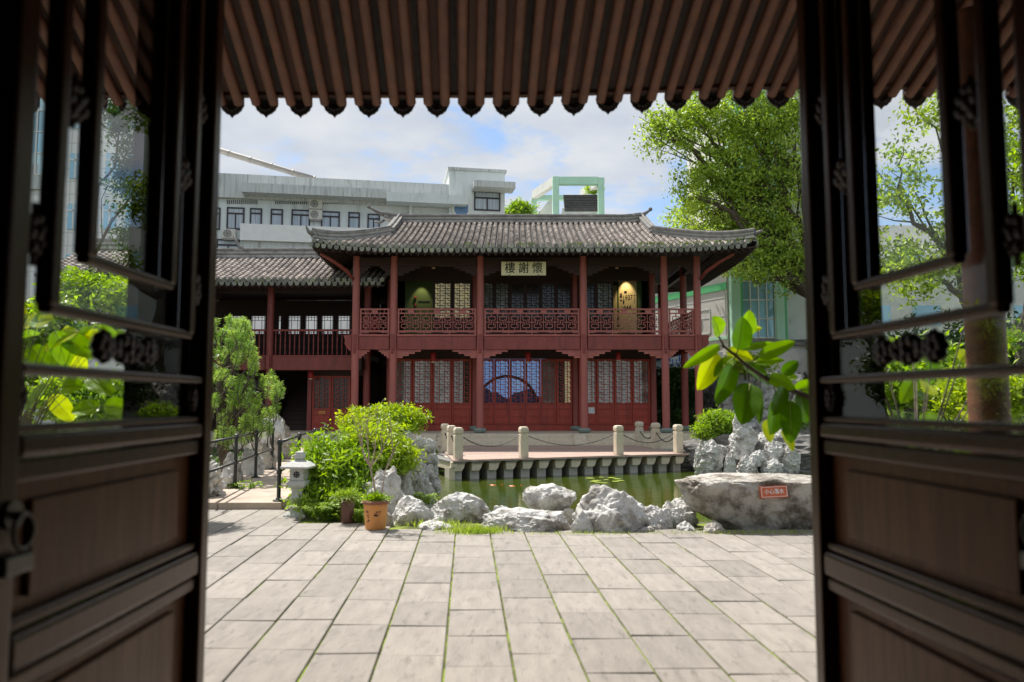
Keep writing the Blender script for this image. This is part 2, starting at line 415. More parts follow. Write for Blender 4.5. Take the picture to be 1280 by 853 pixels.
# sheathing above the rafters, in boards, plus fascia strip
b = MB(); nb = 60
for k in range(nb):
    xa, xb = -5.7 + 11.4 * k / nb, -5.7 + 11.4 * (k + 1) / nb - .004
    dz = eave_dz((xa + xb) / 2) + .045
    vs_ = []
    for y in (YE, 2.9):
        for x in (xa, xb):
            z = ZE + dz + (YE - y) * SL
            vs_ += [(gx(x, y), y, z), (gx(x, y), y, z + .03)]
    b.add(vs_, [(0,2,6,4), (1,5,7,3), (0,1,3,2), (4,6,7,5), (0,4,5,1), (2,3,7,6)])
b.build('sheathing', M_['boards'], G)
b = MB(); b.prism([(-6, 0), (6, 0), (6, .02), (-6, .02)], 'z', 0, .01)
b = MB()
for k in range(48):
    xa, xb = -5.7 + .2375 * k, -5.7 + .2375 * (k + 1)
    za, zb = ZE + eave_dz(xa), ZE + eave_dz(xb)
    vs_ = [(gx(xa, YE-.13), YE-.13, za+.075), (gx(xb, YE-.13), YE-.13, zb+.075), (gx(xb, YE-.10), YE-.10, zb+.055), (gx(xa, YE-.10), YE-.10, za+.055)]
    vs_ = [(gx(xa, YE-.02), YE-.02, za+.030), (gx(xb, YE-.02), YE-.02, zb+.030), (gx(xb, YE+.03), YE+.03, zb+.030), (gx(xa, YE+.03), YE+.03, za+.030),
           (gx(xa, YE-.02), YE-.02, za+.075), (gx(xb, YE-.02), YE-.02, zb+.075), (gx(xb, YE+.03), YE+.03, zb+.075), (gx(xa, YE+.03), YE+.03, za+.075)]
    b.add(vs_, [(3,2,1,0),(4,5,6,7),(0,1,5,4),(1,2,6,5),(2,3,7,6),(3,0,4,7)])
b.build('eave_board', M_['boards'], G)
# drip tiles: a shallow arc with a scalloped pendant lip
def drip_outline():
    w, pts = .082, []
    pts += [(-w, .055), (-w * 1.02, .0)]
    lob = [(-w*1.0, -.012), (-w*.86, -.030), (-w*.80, -.045), (-w*.62, -.056), (-w*.50, -.068), (-w*.32, -.072), (-w*.16, -.080), (0, -.098)]
    pts += lob + [(-x, y) for x, y in reversed(lob[:-1])] + [(w * 1.02, 0), (w, .055)]
    pts += [(w * .55, .040), (0, .034), (-w * .55, .040)]
    return pts
for i in range(-18, 19):
    xp = i * 2 * SP + .02 + SP * 0.0
    z = ZE + eave_dz(xp) - .005
    tb = MB(); y = YE + .045 + (.004 if i % 2 else 0)
    ol = drip_outline(); c = gx(xp, y)
    tb.prism([(c + u, z + v) for u, v in ol], 'y', y, y + .018)
    # trough behind the lip and raised petal relief on it
    for s_ in range(5):
        a0, a1 = -.075 + .03 * s_, -.075 + .03 * (s_ + 1)
        f = lambda a: -.028 * math.cos(a / .075 * PI / 2)
        tb.add([(c+a0, y, z+.055+f(a0)), (c+a1, y, z+.055+f(a1)), (c+a1, y-.5, z+.30+f(a1)), (c+a0, y-.5, z+.30+f(a0)),
                (c+a0, y, z+.067+f(a0)), (c+a1, y, z+.067+f(a1)), (c+a1, y-.5, z+.312+f(a1)), (c+a0, y-.5, z+.312+f(a0))],
               [(3,2,1,0),(4,5,6,7),(0,1,5,4),(1,2,6,5),(2,3,7,6),(3,0,4,7)])
    for a in range(5):
        t = PI * (1.15 + .175 * a); tb.lathe((c + .045 * math.cos(t), y + .0, z + .0 + .045 * math.sin(t)), [(.001,-.014),(.012,-.006),(.012,.006),(.001,.014)], n=8)
    tb.build('drip_tile', M_['gatetile'], G)
# barrel rows on the gate roof
b = MB()
for i in range(-18, 19):
    xp = (i + .5) * 2 * SP + .02
    pts = [(gx(xp, y), y, ZE + eave_dz(xp) + .10 + (YE - y) * SL) for y in (YE + .05, 4.2, 3.2, 2.0, YR)]
    b.tube(pts, .055, n=10)
xs = (-5.8, 5.8)
vs_ = [(gx(x, y), y, ZE + .078 + (YE - y) * SL + (.09 if x > 0 else 0) + h) for y in (YE, YR) for x in xs for h in (0, .03)]
b.add(vs_, [(0,2,6,4),(1,5,7,3),(0,1,3,2),(4,6,7,5),(0,4,5,1),(2,3,7,6)])
vs_ = [(gx(x, y), y, z + h) for (y, z) in ((YR, ZE + .078 + (YE - YR) * SL + .02), (-4.4, ZE + .4)) for x in xs for h in (0, .03)]
b.add(vs_, [(0,2,6,4),(1,5,7,3),(0,1,3,2),(4,6,7,5),(0,4,5,1),(2,3,7,6)])
b.build('tiled_roof', M_['gatetile'], G)
# posts, lintel, side walls
PZ = 3.42
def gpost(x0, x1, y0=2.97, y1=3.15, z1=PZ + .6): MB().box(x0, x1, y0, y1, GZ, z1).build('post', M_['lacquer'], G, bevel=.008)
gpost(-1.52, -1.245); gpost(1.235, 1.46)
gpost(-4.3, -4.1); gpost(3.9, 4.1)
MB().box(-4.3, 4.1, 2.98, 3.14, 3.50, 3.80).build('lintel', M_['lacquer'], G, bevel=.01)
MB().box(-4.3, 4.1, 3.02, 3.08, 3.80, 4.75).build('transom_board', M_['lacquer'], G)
MB().prism([(-4, GZ), (3.6, GZ), (3.6, 4.30), (YR, 5.74), (-4.2, 4.02)], 'x', -4.46, -4.3).build('side_wall', M_['shadewood'], G)
MB().prism([(-4, GZ), (2.96, GZ), (2.96, 4.60), (YR, 5.74), (-4.2, 4.02)], 'x', 4.1, 4.26).build('side_wall', M_['shadewood'], G)
for x in (-4.2, -1.5, 1.4, 4.0): MB().lathe((x, -3.2, 0), [(.12, GZ), (.12, 4.4)], n=20).build('post', M_['shadewood'], G, smooth=True)
MB().box(-4.3, 4.1, -3.3, -3.15, 2.6, 4.4).build('rear_transom', M_['shadewood'], G)
for xa, xb in ((-4.3, -.02), (.02, 4.1)): MB().box(xa, xb, -3.3, -3.2, GZ, 2.6).build('rear_wall', M_['shadewood'], G)  # unseen rear wall, added to shut light off the door leaves
# round porch columns outside the doors, dark red
for x, y in ((2.72, 4.35), (-3.15, 4.35)):
    cc = MB().lathe((x, y, 0), [(.10, GZ + .1), (.105, 1.5), (.098, 3.9)], n=24).build('porch_column', M_['rafter'], G, smooth=True)
    MB().lathe((x, y, 0), [(.13, GZ - .1), (.17, GZ + .04), (.15, GZ + .12), (.11, GZ + .13)], n=24).build('column_base', M_['baseblue'], cc, smooth=True)

M_['doorglass'] = glass_mat('clear_door_glass', (.985, .99, .99), rough=.01, refl=.6)
M_['brass'] = mat('dark_ring_pull_metal', (.10,.09,.08), (.05,.045,.04), rough=.3, metal=.9)
M_['carve'] = mat('carved_dark_wood', (.06,.024,.012), (.03,.013,.008), rough=.3, scale=8, spec=.4)
def door_leaf(hx, hy, dx_, sgn, label):
    """a lattice door leaf; local s runs from the hinge towards the camera, t is depth away from the opening"""
    D = empty('door_leaf', (hx, hy, 0), label, 'door', 'open lattice door leaves of the gate')
    d = Vector((dx_, -1, 0)).normalized(); t = Vector((-sgn * 1.0, 0, 0)); t = (t - d * t.dot(d)).normalized()
    W, T = 1.225, .075
    Mx = Matrix(((d.x, t.x, 0, hx), (d.y, t.y, 0, hy), (0, 0, 1, 0), (0, 0, 0, 1)))
    def bx(mb, s0, s1, t0, t1, z0, z1): mb.box(s0, s1, t0, t1, z0, z1, Mx)
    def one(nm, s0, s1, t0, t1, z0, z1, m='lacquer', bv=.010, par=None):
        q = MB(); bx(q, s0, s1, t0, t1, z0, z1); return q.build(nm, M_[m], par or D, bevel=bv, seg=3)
    # stiles with beads
    for s0, s1 in ((0, .075), (W - .085, W)):
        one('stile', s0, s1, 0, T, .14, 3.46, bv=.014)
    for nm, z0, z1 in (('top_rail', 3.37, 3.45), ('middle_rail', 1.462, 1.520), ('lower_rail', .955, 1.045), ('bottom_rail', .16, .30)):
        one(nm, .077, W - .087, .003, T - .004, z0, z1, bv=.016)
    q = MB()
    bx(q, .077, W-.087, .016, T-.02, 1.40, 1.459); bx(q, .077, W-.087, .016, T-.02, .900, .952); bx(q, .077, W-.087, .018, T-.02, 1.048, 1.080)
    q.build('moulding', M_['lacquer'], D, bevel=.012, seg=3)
    # panels: backing plus raised field
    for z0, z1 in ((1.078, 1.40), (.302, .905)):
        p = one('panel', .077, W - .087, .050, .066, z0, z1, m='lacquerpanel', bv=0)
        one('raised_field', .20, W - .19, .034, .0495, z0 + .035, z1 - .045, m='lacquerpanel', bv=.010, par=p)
    # lattice: nested frames with rounded bars
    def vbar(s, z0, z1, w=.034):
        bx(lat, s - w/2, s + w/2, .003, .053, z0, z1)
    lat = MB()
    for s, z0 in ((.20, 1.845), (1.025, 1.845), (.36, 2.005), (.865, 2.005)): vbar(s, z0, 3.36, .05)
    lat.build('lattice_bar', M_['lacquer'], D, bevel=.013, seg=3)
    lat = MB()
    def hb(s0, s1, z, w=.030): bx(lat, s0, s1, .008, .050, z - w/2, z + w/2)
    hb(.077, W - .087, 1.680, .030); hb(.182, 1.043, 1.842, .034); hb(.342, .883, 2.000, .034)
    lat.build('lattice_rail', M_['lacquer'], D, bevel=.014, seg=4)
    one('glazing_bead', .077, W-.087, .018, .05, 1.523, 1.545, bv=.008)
    one('glass_pane', .076, W - .086, .0535, .0575, 1.53, 3.38, m='doorglass', bv=0)
    # carved flower connectors
    def carving(s, z, w, h, n=7):
        rng = random.Random(int(s * 100 + z * 10)); cb = MB()
        for k in range(n):
            a = 2 * PI * k / n
            c = Mx @ Vector((s + math.cos(a) * w * .32, .032, z + math.sin(a) * h * .33))
            r = min(w, h) * rng.uniform(.20, .28)
            prof = [(r * math.sin(PI * j / 6) + .0005, -r * math.cos(PI * j / 6)) for j in range(7)]
            cb.lathe(c, prof, n=10)
        c = Mx @ Vector((s, .028, z)); r = min(w, h) * .26
        cb.lathe(c, [(r * math.sin(PI * j / 6) + .0005, -r * math.cos(PI * j / 6)) for j in range(7)], n=10)
        cb.tube([Mx @ Vector((s, .033, z - h*.62)), Mx @ Vector((s, .033, z + h*.62))], .008, n=6)
        cb.build('carving', M_['carve'], D, smooth='all')
    for z in (2.02, 2.72): 
        carving(.137, z, .075, .13); carving(1.083, z, .075, .13)
    carving(.28, 2.42, .10, .12); carving(.945, 2.42, .10, .12)
    carving(.6125, 1.762, .22, .085, 11); carving(.48, 1.762, .10, .085); carving(.745, 1.762, .10, .085)
    carving(.11, 1.612, .045, .08); carving(1.105, 1.612, .045, .08)
    if sgn < 0: pass
    # ring pull near the free edge
    s_, z_ = W - .055, 1.335
    pl = MB(); pl.tube([Mx @ Vector((s_, 0.0, z_)), Mx @ Vector((s_, -.012, z_))], .034, n=18); pl.tube([Mx @ Vector((s_, -.012, z_)), Mx @ Vector((s_, -.032, z_))], .010, n=10)
    ring = MB(); rp = [Mx @ Vector((s_ + .004 , -.036, z_ - .035)) + Vector((0, .036 * math.cos(a), .040 * math.sin(a))) for a in [2*PI*k/20 for k in range(21)]]
    ring.tube(rp, .0055, n=8, caps=False)
    h = pl.build('pull_plate', M_['brass'], D, smooth=True); ring.build('pull_ring', M_['brass'], h, smooth='all')
    bo = MB(); bx(bo, W - .11, W - .004, -.03, -.002, 1.20, 1.245); bo.build('latch', M_['brass'], D, bevel=.006)
    return D
door_leaf(-1.163, 2.97, -.0074, 1, 'left dark brown lattice door leaf swung open with ring pull at its near edge')
door_leaf(1.150, 2.97, .085, -1, 'right dark brown lattice door leaf swung open with camphor tree seen through its glass')
# ================================================================== the red two-storey hall
YF, YW, YB = 27.0, 29.2, 34.0
cols = [xat(p, YF) for p in (443.5, 491, 600, 730, 832, 873.5)]
wcols = [-4.70, -1.42, 2.43, 5.42]
PL = zat(541.5, YF)
Z_gb = zat(438, YF)       # underside of the floor beam
Z_ft = zat(418.8, YF)     # its top
Z_rt = zat(386, YF)       # balcony rail top
Z_ub = zat(333, YF)       # underside of the upper beam
H = empty('pavilion_hall', (0.5, 27.0, 0), 'red two storey timber hall with tiled hip roof and balcony across the pond', 'hall')

# ---- platform and steps
pf = MB(); pf.box(-6.6, 7.7, 26.35, 35.5, -.2, PL)
pf.build('platform', M_['poststone'], H, bevel=.02)
st = MB()
for k, (yy, z) in enumerate(((26.0, PL - .12), (25.72, PL - .24), (25.4, .08))): st.box(-4.2 - .1*k, 7.2 + .15*k, yy, yy + .36, -.2 , z)
st.build('steps', M_['poststone'], H, bevel=.015)
for x in (-3.0, 2.1):
    q = MB(); q.prism([(25.35, .06), (26.33, .06), (26.33, PL - .004), (26.2, PL - .004)], 'x', x, x + .42); q.build('stair_cheek', M_['poststone'], H, bevel=.01)

# ---- columns
def column(x, y, z0, z1, r=.135, m='redcol', base=True):
    c = MB().lathe((x, y, 0), [(r * .97, z0), (r, z0 + .5), (r * .95, z1)], n=24).build('column', M_[m], H, smooth=True)
    if base:
        MB().lathe((x, y, 0), [(.15, PL - .002), (.22, PL + .05), (.235, PL + .11), (.20, PL + .17), (.15, PL + .18)], n=24).build('column_base', M_['baseblue'], c, smooth=True)
for x in cols: column(x, YF, PL + .16, Z_ub + .35)
for x in (cols[0], cols[5]):
    for y in (29.2, 33.6): column(x, y, PL + .16, Z_ub + .35, m='redwood')
for x in wcols: column(x, YW, PL + .16, Z_ub + .4, r=.125, m='redwood')
column(5.85, 31.6, PL + .16, Z_ub + .2, r=.12, m='darkwood')

# ---- floor, beams with inset field, brackets
q = MB(); q.box(cols[0] - .2, cols[5] + .2, YF + .13, YB, Z_gb + .12, Z_ft - .03); q.build('upper_floor', M_['shadewood'], H)
q = MB(); q.box(cols[0] - .3, cols[5] + .3, YF - .2, YB + .3, Z_ub + .44, Z_ub + .50); q.build('ceiling', M_['shadewood'], H)
def stepped(mb, x, y, z, sgn, n=4, w=.30, h=.075, t=.05):
    for k in range(n):
        L = w * (n - k)
        if sgn > 0: mb.box(x, x + L * .82, y - t/2, y + t/2, z - h * (k + 1), z - h * k - .002)
        else: mb.box(x - L * .82, x, y - t/2, y + t/2, z - h * (k + 1), z - h * k - .002)
for i in range(5):
    xa, xb = cols[i], cols[i+1]
    q = MB(); q.box(xa + .14, xb - .14, YF - .09, YF + .09, Z_gb + .02, Z_ft - .05); q.build('floor_beam', M_['redwood'], H, bevel=.012)
    q = MB(); q.box(xa + .145, xb - .145, YF - .13, YF - .095, Z_ft - .052, Z_ft + .01); q.build('floor_edge_strip', M_['redrail'], H, bevel=.005)
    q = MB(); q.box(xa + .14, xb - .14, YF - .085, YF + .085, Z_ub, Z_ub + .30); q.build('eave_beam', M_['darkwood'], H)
    w = min(.26, (xb - xa) / 11.5)
    q = MB()
    stepped(q, xa + .13, YF, Z_gb + .018, 1, w=w); stepped(q, xb - .13, YF, Z_gb + .018, -1, w=w)
    # fretted lines on the brackets
    for k in range(3):
        q.box(xa + .13, xa + .13 + w * .8 * (3 - k), YF - .032, YF - .026, Z_gb - .03 - .075 * k, Z_gb - .015 - .075 * k)
        q.box(xb - .13 - w * .8 * (3 - k), xb - .13, YF - .032, YF - .026, Z_gb - .03 - .075 * k, Z_gb - .015 - .075 * k)
    q.build('bracket', M_['redrail'], H)
    q = MB(); stepped(q, xa + .13, YF, Z_ub - .002, 1, n=4, w=w * .95, h=.085); stepped(q, xb - .13, YF, Z_ub - .002, -1, n=4, w=w * .95, h=.085); q.build('bracket', M_['darkwood'], H)
for x in cols:   # carved drop blocks where the beam meets each column
    q = MB(); q.box(x - .06, x + .06, YF - .20, YF - .13, Z_gb + .02, Z_ft); q.lathe((x, YF - .165, 0), [(.02, Z_gb - .12), (.055, Z_gb - .06), (.03, Z_gb), (.055, Z_gb + .02)], n=10)
    q.build('beam_block', M_['redwood'], H, bevel=.008)
q = MB(); x = cols[5]; q.prism([(x+.13, Z_ft), (x+.42, Z_ft-.02), (x+.36, Z_ft-.18), (x+.38, Z_ft-.32), (x+.22, Z_gb+.0), (x+.13, Z_gb-.06)], 'y', YF-.06, YF+.06)
x = cols[0]; q.prism([(x-.13, Z_ft), (x-.42, Z_ft-.02), (x-.36, Z_ft-.18), (x-.38, Z_ft-.32), (x-.22, Z_gb+.0), (x-.13, Z_gb-.06)], 'y', YF-.06, YF+.06)
q.build('beam_nose', M_['redwood'], H)
# side beams of the porch ends
for x in (cols[0], cols[5]):
    q = MB(); q.box(x - .08, x + .08, YF + .14, YB, Z_gb + .02, Z_ft - .05); q.build('floor_beam', M_['redwood'], H)
    q = MB(); q.box(x - .08, x + .08, YF + .14, YB, Z_ub, Z_ub + .3); q.build('eave_beam', M_['darkwood'], H)

# ---- balcony railing: fretwork panels
def fret_cell(mb, x0, z0, w, h, y, flip, t=.026):
    P = lambda a, b: (x0 + (1 - a if flip else a) * w, y, z0 + b * h)
    def ln(*pts):
        for (a, b), (c, d) in zip(pts[:-1], pts[1:]): mb.bar(P(a, b), P(c, d), t, t, up=(0, 1, 0))
    ln((.5, 1), (.5, .84)); ln((.20, .62), (.20, .84), (.80, .84), (.80, .62), (.5, .62), (.5, .38), (.20, .38), (.20, .16), (.80, .16), (.80, .38))
    ln((.5, .16), (.5, 0)); ln((0, .5), (.34, .5), (.34, .70)); ln((1, .5), (.66, .5), (.66, .30)); ln((.20, .62), (.34, .62)); ln((.80, .38), (.66, .38))
def rail_panel(xa, xb, y, zb, zt, name='balcony_railing', par=None):
    R = MB(); L = xb - xa
    R.box(xa, xb, y - .04, y + .04, zt - .055, zt)                   # handrail
    R.box(xa + .04, xb - .04, y - .025, y + .025, zt - .195, zt - .15)
    R.box(xa, xa + .055, y - .03, y + .03, zb, zt - .056); R.box(xb - .055, xb, y - .03, y + .03, zb, zt - .056)
    z0, z1 = zb + .15, zt - .195
    R.box(xa + .055, xb - .055, y - .025, y + .025, z0 - .05, z0)
    n = max(2, round(L / .40)); cw = (L - .11) / n
    for k in range(n):
        fret_cell(R, xa + .055 + k * cw, z0, cw, z1 - z0, y, k % 2)
        if k: R.bar((xa + .055 + k * cw, y, z0), (xa + .055 + k * cw, y, z1), .022, .022)
    for k in range(max(1, n // 2)):   # blocks between the two top rails
        c = xa + L * (k + .5) / max(1, n // 2); R.box(c - .11, c + .11, y - .02, y + .02, zt - .15, zt - .056)
        for d in (-.34, .34):
            if xa + .1 < c + d < xb - .1: R.box(c + d - .012, c + d + .012, y - .015, y + .015, zt - .15, zt - .056)
    m = max(1, round(L / .85))
    for k in range(m + 1):
        c = xa + .03 + (L - .06) * k / m; R.box(c - .02, c + .02, y - .02, y + .02, zb, z0 - .05)
    for k in range(m):
        c0 = xa + .03 + (L - .06) * k / m; c1 = xa + .03 + (L - .06) * (k + 1) / m; w = c1 - c0
        R.prism([(c0 + .02, z0 - .05), (c0 + .02, z0 - .085), (c0 + w * .22, z0 - .095), (c0 + w * .30, z0 - .07), (c0 + w * .70, z0 - .07), (c0 + w * .78, z0 - .095), (c1 - .02, z0 - .085), (c1 - .02, z0 - .05)], 'y', y - .015, y + .015)
    return R.build(name, M_['redrail'], par or H)
for i in range(5): rail_panel(cols[i] + .15, cols[i+1] - .15, YF, Z_ft + .012, Z_rt)
def rail_side(x, ya, yb):     # end railings, turned along Y
    o = rail_panel(ya, yb, 0, Z_ft + .012, Z_rt)
    L = Vector(H['wl']); me = o.data
    for v in me.vertices:
        wx, wy, wz = v.co.x + L.x, v.co.y + L.y, v.co.z
        v.co = (x + wy - L.x, wx - L.y, wz)
rail_side(cols[5], YF + .16, 29.05); rail_side(cols[5], 29.35, 33.4)

# ---- lattice leaves
M_['pane_white'] = mat('backlit_paper_pane', (.46,.48,.47), (.20,.22,.22), rough=.6, scale=1.8, emit=.10)
M_['pane_day'] = mat('daylit_window_paper', (.80,.82,.82), (.60,.63,.65), rough=.6, scale=1.2, emit=.28)
M_['pane_warm'] = mat('warm_lit_paper_pane', (.75,.62,.34), (.36,.34,.24), rough=.6, scale=2.3, emit=.16)
M_['pane_dim'] = mat('unlit_paper_pane', (.20,.21,.18), (.05,.06,.05), rough=.4, scale=1.8, c3=(.40,.42,.40), t3=.55, s3=1.5)
M_['pane_dark'] = mat('dark_glass_pane', (.02,.02,.018), (.035,.035,.03), rough=.15, scale=2)
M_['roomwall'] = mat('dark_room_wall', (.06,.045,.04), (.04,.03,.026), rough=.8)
def weave(mb, x0, x1, z0, z1, y, g=.098, t=.024):
    """interlocked fret: alternate short bars that never cross"""
    nx = max(3, round((x1 - x0) / g)); nz_ = max(3, round((z1 - z0) / g)); gx_, gz_ = (x1 - x0) / nx, (z1 - z0) / nz_
    for i in range(nx + 1):
        for j in range(nz_ + 1):
            x, z = x0 + i * gx_, z0 + j * gz_
            q4 = (i + 2 * j) % 4
            if q4 == 0: a, c = max(x0, x - gx_), min(x1, x + gx_); mb.box(a, c, y - .010, y + .010, z - t/2, z + t/2)
            elif q4 == 2: a, c = max(z0, z - gz_), min(z1, z + gz_); mb.box(x - t/2, x + t/2, y - .0125, y + .0125, a, c)
            if q4 == 1 and i < nx: mb.box(x, x + gx_, y - .010, y + .010, z - t/2, z + t/2)
            if q4 == 3 and j < nz_ and j % 2: mb.box(x - t/2, x + t/2, y - .0125, y + .0125, z, z + gz_)
def leaf(x0, x1, zb, zm, zt, y, pane, par=None, open_=0, m='reddoor', pane2=None):
    """a door leaf: frame, fret lattice above, pane behind, panelled skirt below"""
    par = par or H
    fr = MB(); s = .055
    fr.box(x0, x0 + s, y - .035, y + .035, zb, zt); fr.box(x1 - s, x1, y - .035, y + .035, zb, zt)
    for za, zc in ((zt - .07, zt), (zm - .06, zm), (zb, zb + .07)): fr.box(x0 + s, x1 - s, y - .031, y + .031, za, zc)
    has_skirt = zm - zb > .5
    if has_skirt:
        for za in (zm - .25, zb + .26): fr.box(x0 + s, x1 - s, y - .030, y + .030, za, za + .045)
    o = fr.build('door_leaf', M_[m], par, bevel=.006, seg=1)
    if has_skirt:
        pnl = MB(); pnl.box(x0 + s, x1 - s, y - .006, y + .012, zb + .07, zm - .06)
        pnl.box(x0 + s + .05, x1 - s - .05, y - .016, y - .007, zb + .345, zm - .29)
        pnl.build('skirt_panel', M_[m], o, bevel=.004, seg=1)
    lt = MB(); weave(lt, x0 + s + .012, x1 - s - .012, zm + .015, zt - .085, y)
    lt.build('lattice', M_[m], o)
    if pane:
        pb = MB(); 
        if pane2:
            xm = x0 + (x1 - x0) * .55
            pb.box(x0 + s - .01, xm, y + .033, y + .04, zm - .01, zt - .06)
            p2 = MB(); p2.box(xm, x1 - s + .01, y + .033, y + .04, zm - .01, zt - .06); p2.build('pane', M_[pane2], o)
        else: pb.box(x0 + s - .01, x1 - s + .01, y + .033, y + .04, zm - .01, zt - .06)
        pb.build('pane', M_[pane], o)
    return o
zS = PL + .22
zM = zat(504, YW); zT = zat(449, YW)
# sill, transom and dark upper boards of the ground floor wall
for i in range(3):
    xa, xb = wcols[i] + .12, wcols[i+1] - .12
    q = MB(); q.box(xa, xb, YW - .09, YW + .09, PL - .001, zS - .01); q.build('sill', M_['reddoor'], H, bevel=.01)
    q = MB(); q.box(xa, xb, YW - .04, YW + .04, zT + .06, Z_gb + .12); q.box(xa, xb, YW - .07, YW + .07, zT + .01, zT + .055); q.build('transom_board', M_['darkwood'], H)
def bay(i, n, zb, zm, zt, panes, opened=()):
    xa, xb = wcols[i] + .13, wcols[i+1] - .13; w = (xb - xa) / n
    for k in range(n):
        if panes[k] == 'gap': continue
        p = panes[k]; p2 = None
        if isinstance(p, tuple): p, p2 = p
        leaf(xa + k * w + .008, xa + (k + 1) * w - .008, zb, zm, zt, YW, p, pane2=p2)
bay(0, 4, zS, zM, zT, [('pane_dim','pane_white'), 'pane_white', 'pane_white', ('pane_white','pane_dark')])
bay(1, 6, zS, zM, zT, [None, None, None, None, 'pane_dim', ('pane_dark','pane_warm')])
bay(2, 4, zS, zM, zT, ['pane_white', 'pane_white', 'pane_white', ('pane_white','pane_dim')])
# upper storey wall
uZ0, uZm, uZT = Z_ft + .04, zat(398, YW), zat(352, YW)
for i in range(3):
    xa, xb = wcols[i] + .12, wcols[i+1] - .12
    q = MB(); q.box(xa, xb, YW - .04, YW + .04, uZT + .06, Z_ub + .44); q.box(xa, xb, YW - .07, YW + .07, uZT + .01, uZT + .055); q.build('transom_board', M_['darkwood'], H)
def ubay(i, n, panes):
    xa, xb = wcols[i] + .13, wcols[i+1] - .13; w = (xb - xa) / n
    for k in range(n):
        if panes[k] == 'gap': continue
        p = panes[k]
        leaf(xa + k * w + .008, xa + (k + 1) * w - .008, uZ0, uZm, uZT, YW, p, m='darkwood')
ubay(0, 4, ['gap', 'gap', 'pane_warm', 'pane_warm'])
ubay(1, 6, ['pane_dim', 'pane_dim', 'pane_dark', 'pane_dark', 'pane_dark', 'pane_dark'])
ubay(2, 4, ['pane_dark', 'pane_dim', 'gap', 'gap'])
# rear and end walls of the rooms
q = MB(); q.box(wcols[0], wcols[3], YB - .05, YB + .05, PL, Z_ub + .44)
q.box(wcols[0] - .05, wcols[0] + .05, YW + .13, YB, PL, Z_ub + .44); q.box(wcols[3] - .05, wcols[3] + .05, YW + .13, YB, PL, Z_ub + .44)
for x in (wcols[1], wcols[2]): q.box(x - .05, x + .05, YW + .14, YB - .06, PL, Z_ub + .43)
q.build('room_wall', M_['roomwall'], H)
# blue lit mural with a moon gate ring inside the middle room
M_['mural'] = mat('blue_lit_mural', (.22,.42,.95), (.36,.60,1.0), rough=.6, scale=.7, emit=.20)
M_['mural_hill'] = mat('dark_blue_mural_hills', (.02,.04,.10), (.03,.06,.14), rough=.6, scale=1.5, emit=.1)
M_['ring'] = mat('brown_moon_gate_ring', (.14,.09,.06), (.08,.05,.04), rough=.5)
q = MB(); q.box(wcols[1] + .2, 1.35, YW + 1.2, YW + 1.24, PL + .02, Z_gb); mu = q.build('mural', M_['mural'], H)
q = MB(); pts = [(wcols[1] + .2, PL)]
for k in range(13):
    x = wcols[1] + .2 + (1.35 - wcols[1] - .2) * k / 12; pts.append((x, zat(492, YW+1.2) + .17 * math.sin(k * .9 + .5) + .08 * math.sin(k * 2.3)))
pts.append((1.35, PL)); q.prism(pts, 'y', YW + 1.17, YW + 1.196); q.build('mural_hills', M_['mural_hill'], mu)
q = MB(); cx, cz, r = xat(634, YW + .6), zat(508, YW + .6), 1.17
q.tube([(cx + r * math.cos(a), YW + .6, cz + r * math.sin(a)) for a in [-.35 + (PI + .7) * k / 40 for k in range(41)]], .055, n=8); q.build('moon_gate_ring', M_['ring'], H, smooth=True)
# bright lattice windows in the far wall, seen through the left end bay
q = MB(); q.box(cols[0] - 1.2, wcols[0] - .06, 33.4, 33.5, PL, Z_ub + .4); q.build('end_wall', M_['shadewood'], H)
def window(x0, x1, z0, z1, y, par, pane='pane_day', m='darkwood', g=.11):
    fr = MB(); s = .05
    for a, b_, c, d in ((x0, x0+s, z0, z1), (x1-s, x1, z0, z1), (x0+s, x1-s, z0, z0+s), (x0+s, x1-s, z1-s, z1)): fr.box(a, b_, y - .03, y + .03, c, d)
    lt = fr
    o = fr.build('window', M_[m], par)
    l2 = MB(); xm, zm_ = (x0+x1)/2, (z0+z1)/2; w, h = (x1-x0)*.22, (z1-z0)*.22
    for a, b_ in (((x0+s, zm_ - h), (x1-s, zm_ - h)), ((x0+s, zm_+h), (x1-s, zm_+h)), ((xm-w, z0+s), (xm-w, z1-s)), ((xm+w, z0+s), (xm+w, z1-s))):
        l2.bar((a[0], y, a[1]), (b_[0], y, b_[1]), .02, .02)
    for f in (.12, .88):
        l2.bar((x0+s, y+.002, z0+(z1-z0)*f), (x1-s, y+.002, z0+(z1-z0)*f), .016, .016); l2.bar((x0+(x1-x0)*f, y-.002, z0+s), (x0+(x1-x0)*f, y-.002, z1-s), .016, .016)
    for f in (.32, .68):
        l2.bar((xm, y, z0+s), (xm, y, zm_-h), .016, .016); l2.bar((xm, y, zm_+h), (xm, y, z1-s), .016, .016)
    l2.build('lattice', M_[m], o)
    MB().box(x0 + .02, x1 - .02, y + .032, y + .04, z0 + .02, z1 - .02).build('pane', M_[pane], o)
    return o
for k in range(2):
    xa = xat(449 + 14 * k, 33.3); window(xa, xa + .44, zat(401, 33.3), zat(368, 33.3), 33.36, H)
xa = xat(449, 33.3); window(xa, xa + .5, zat(512, 33.3), zat(482, 33.3), 33.36, H, g=.07)

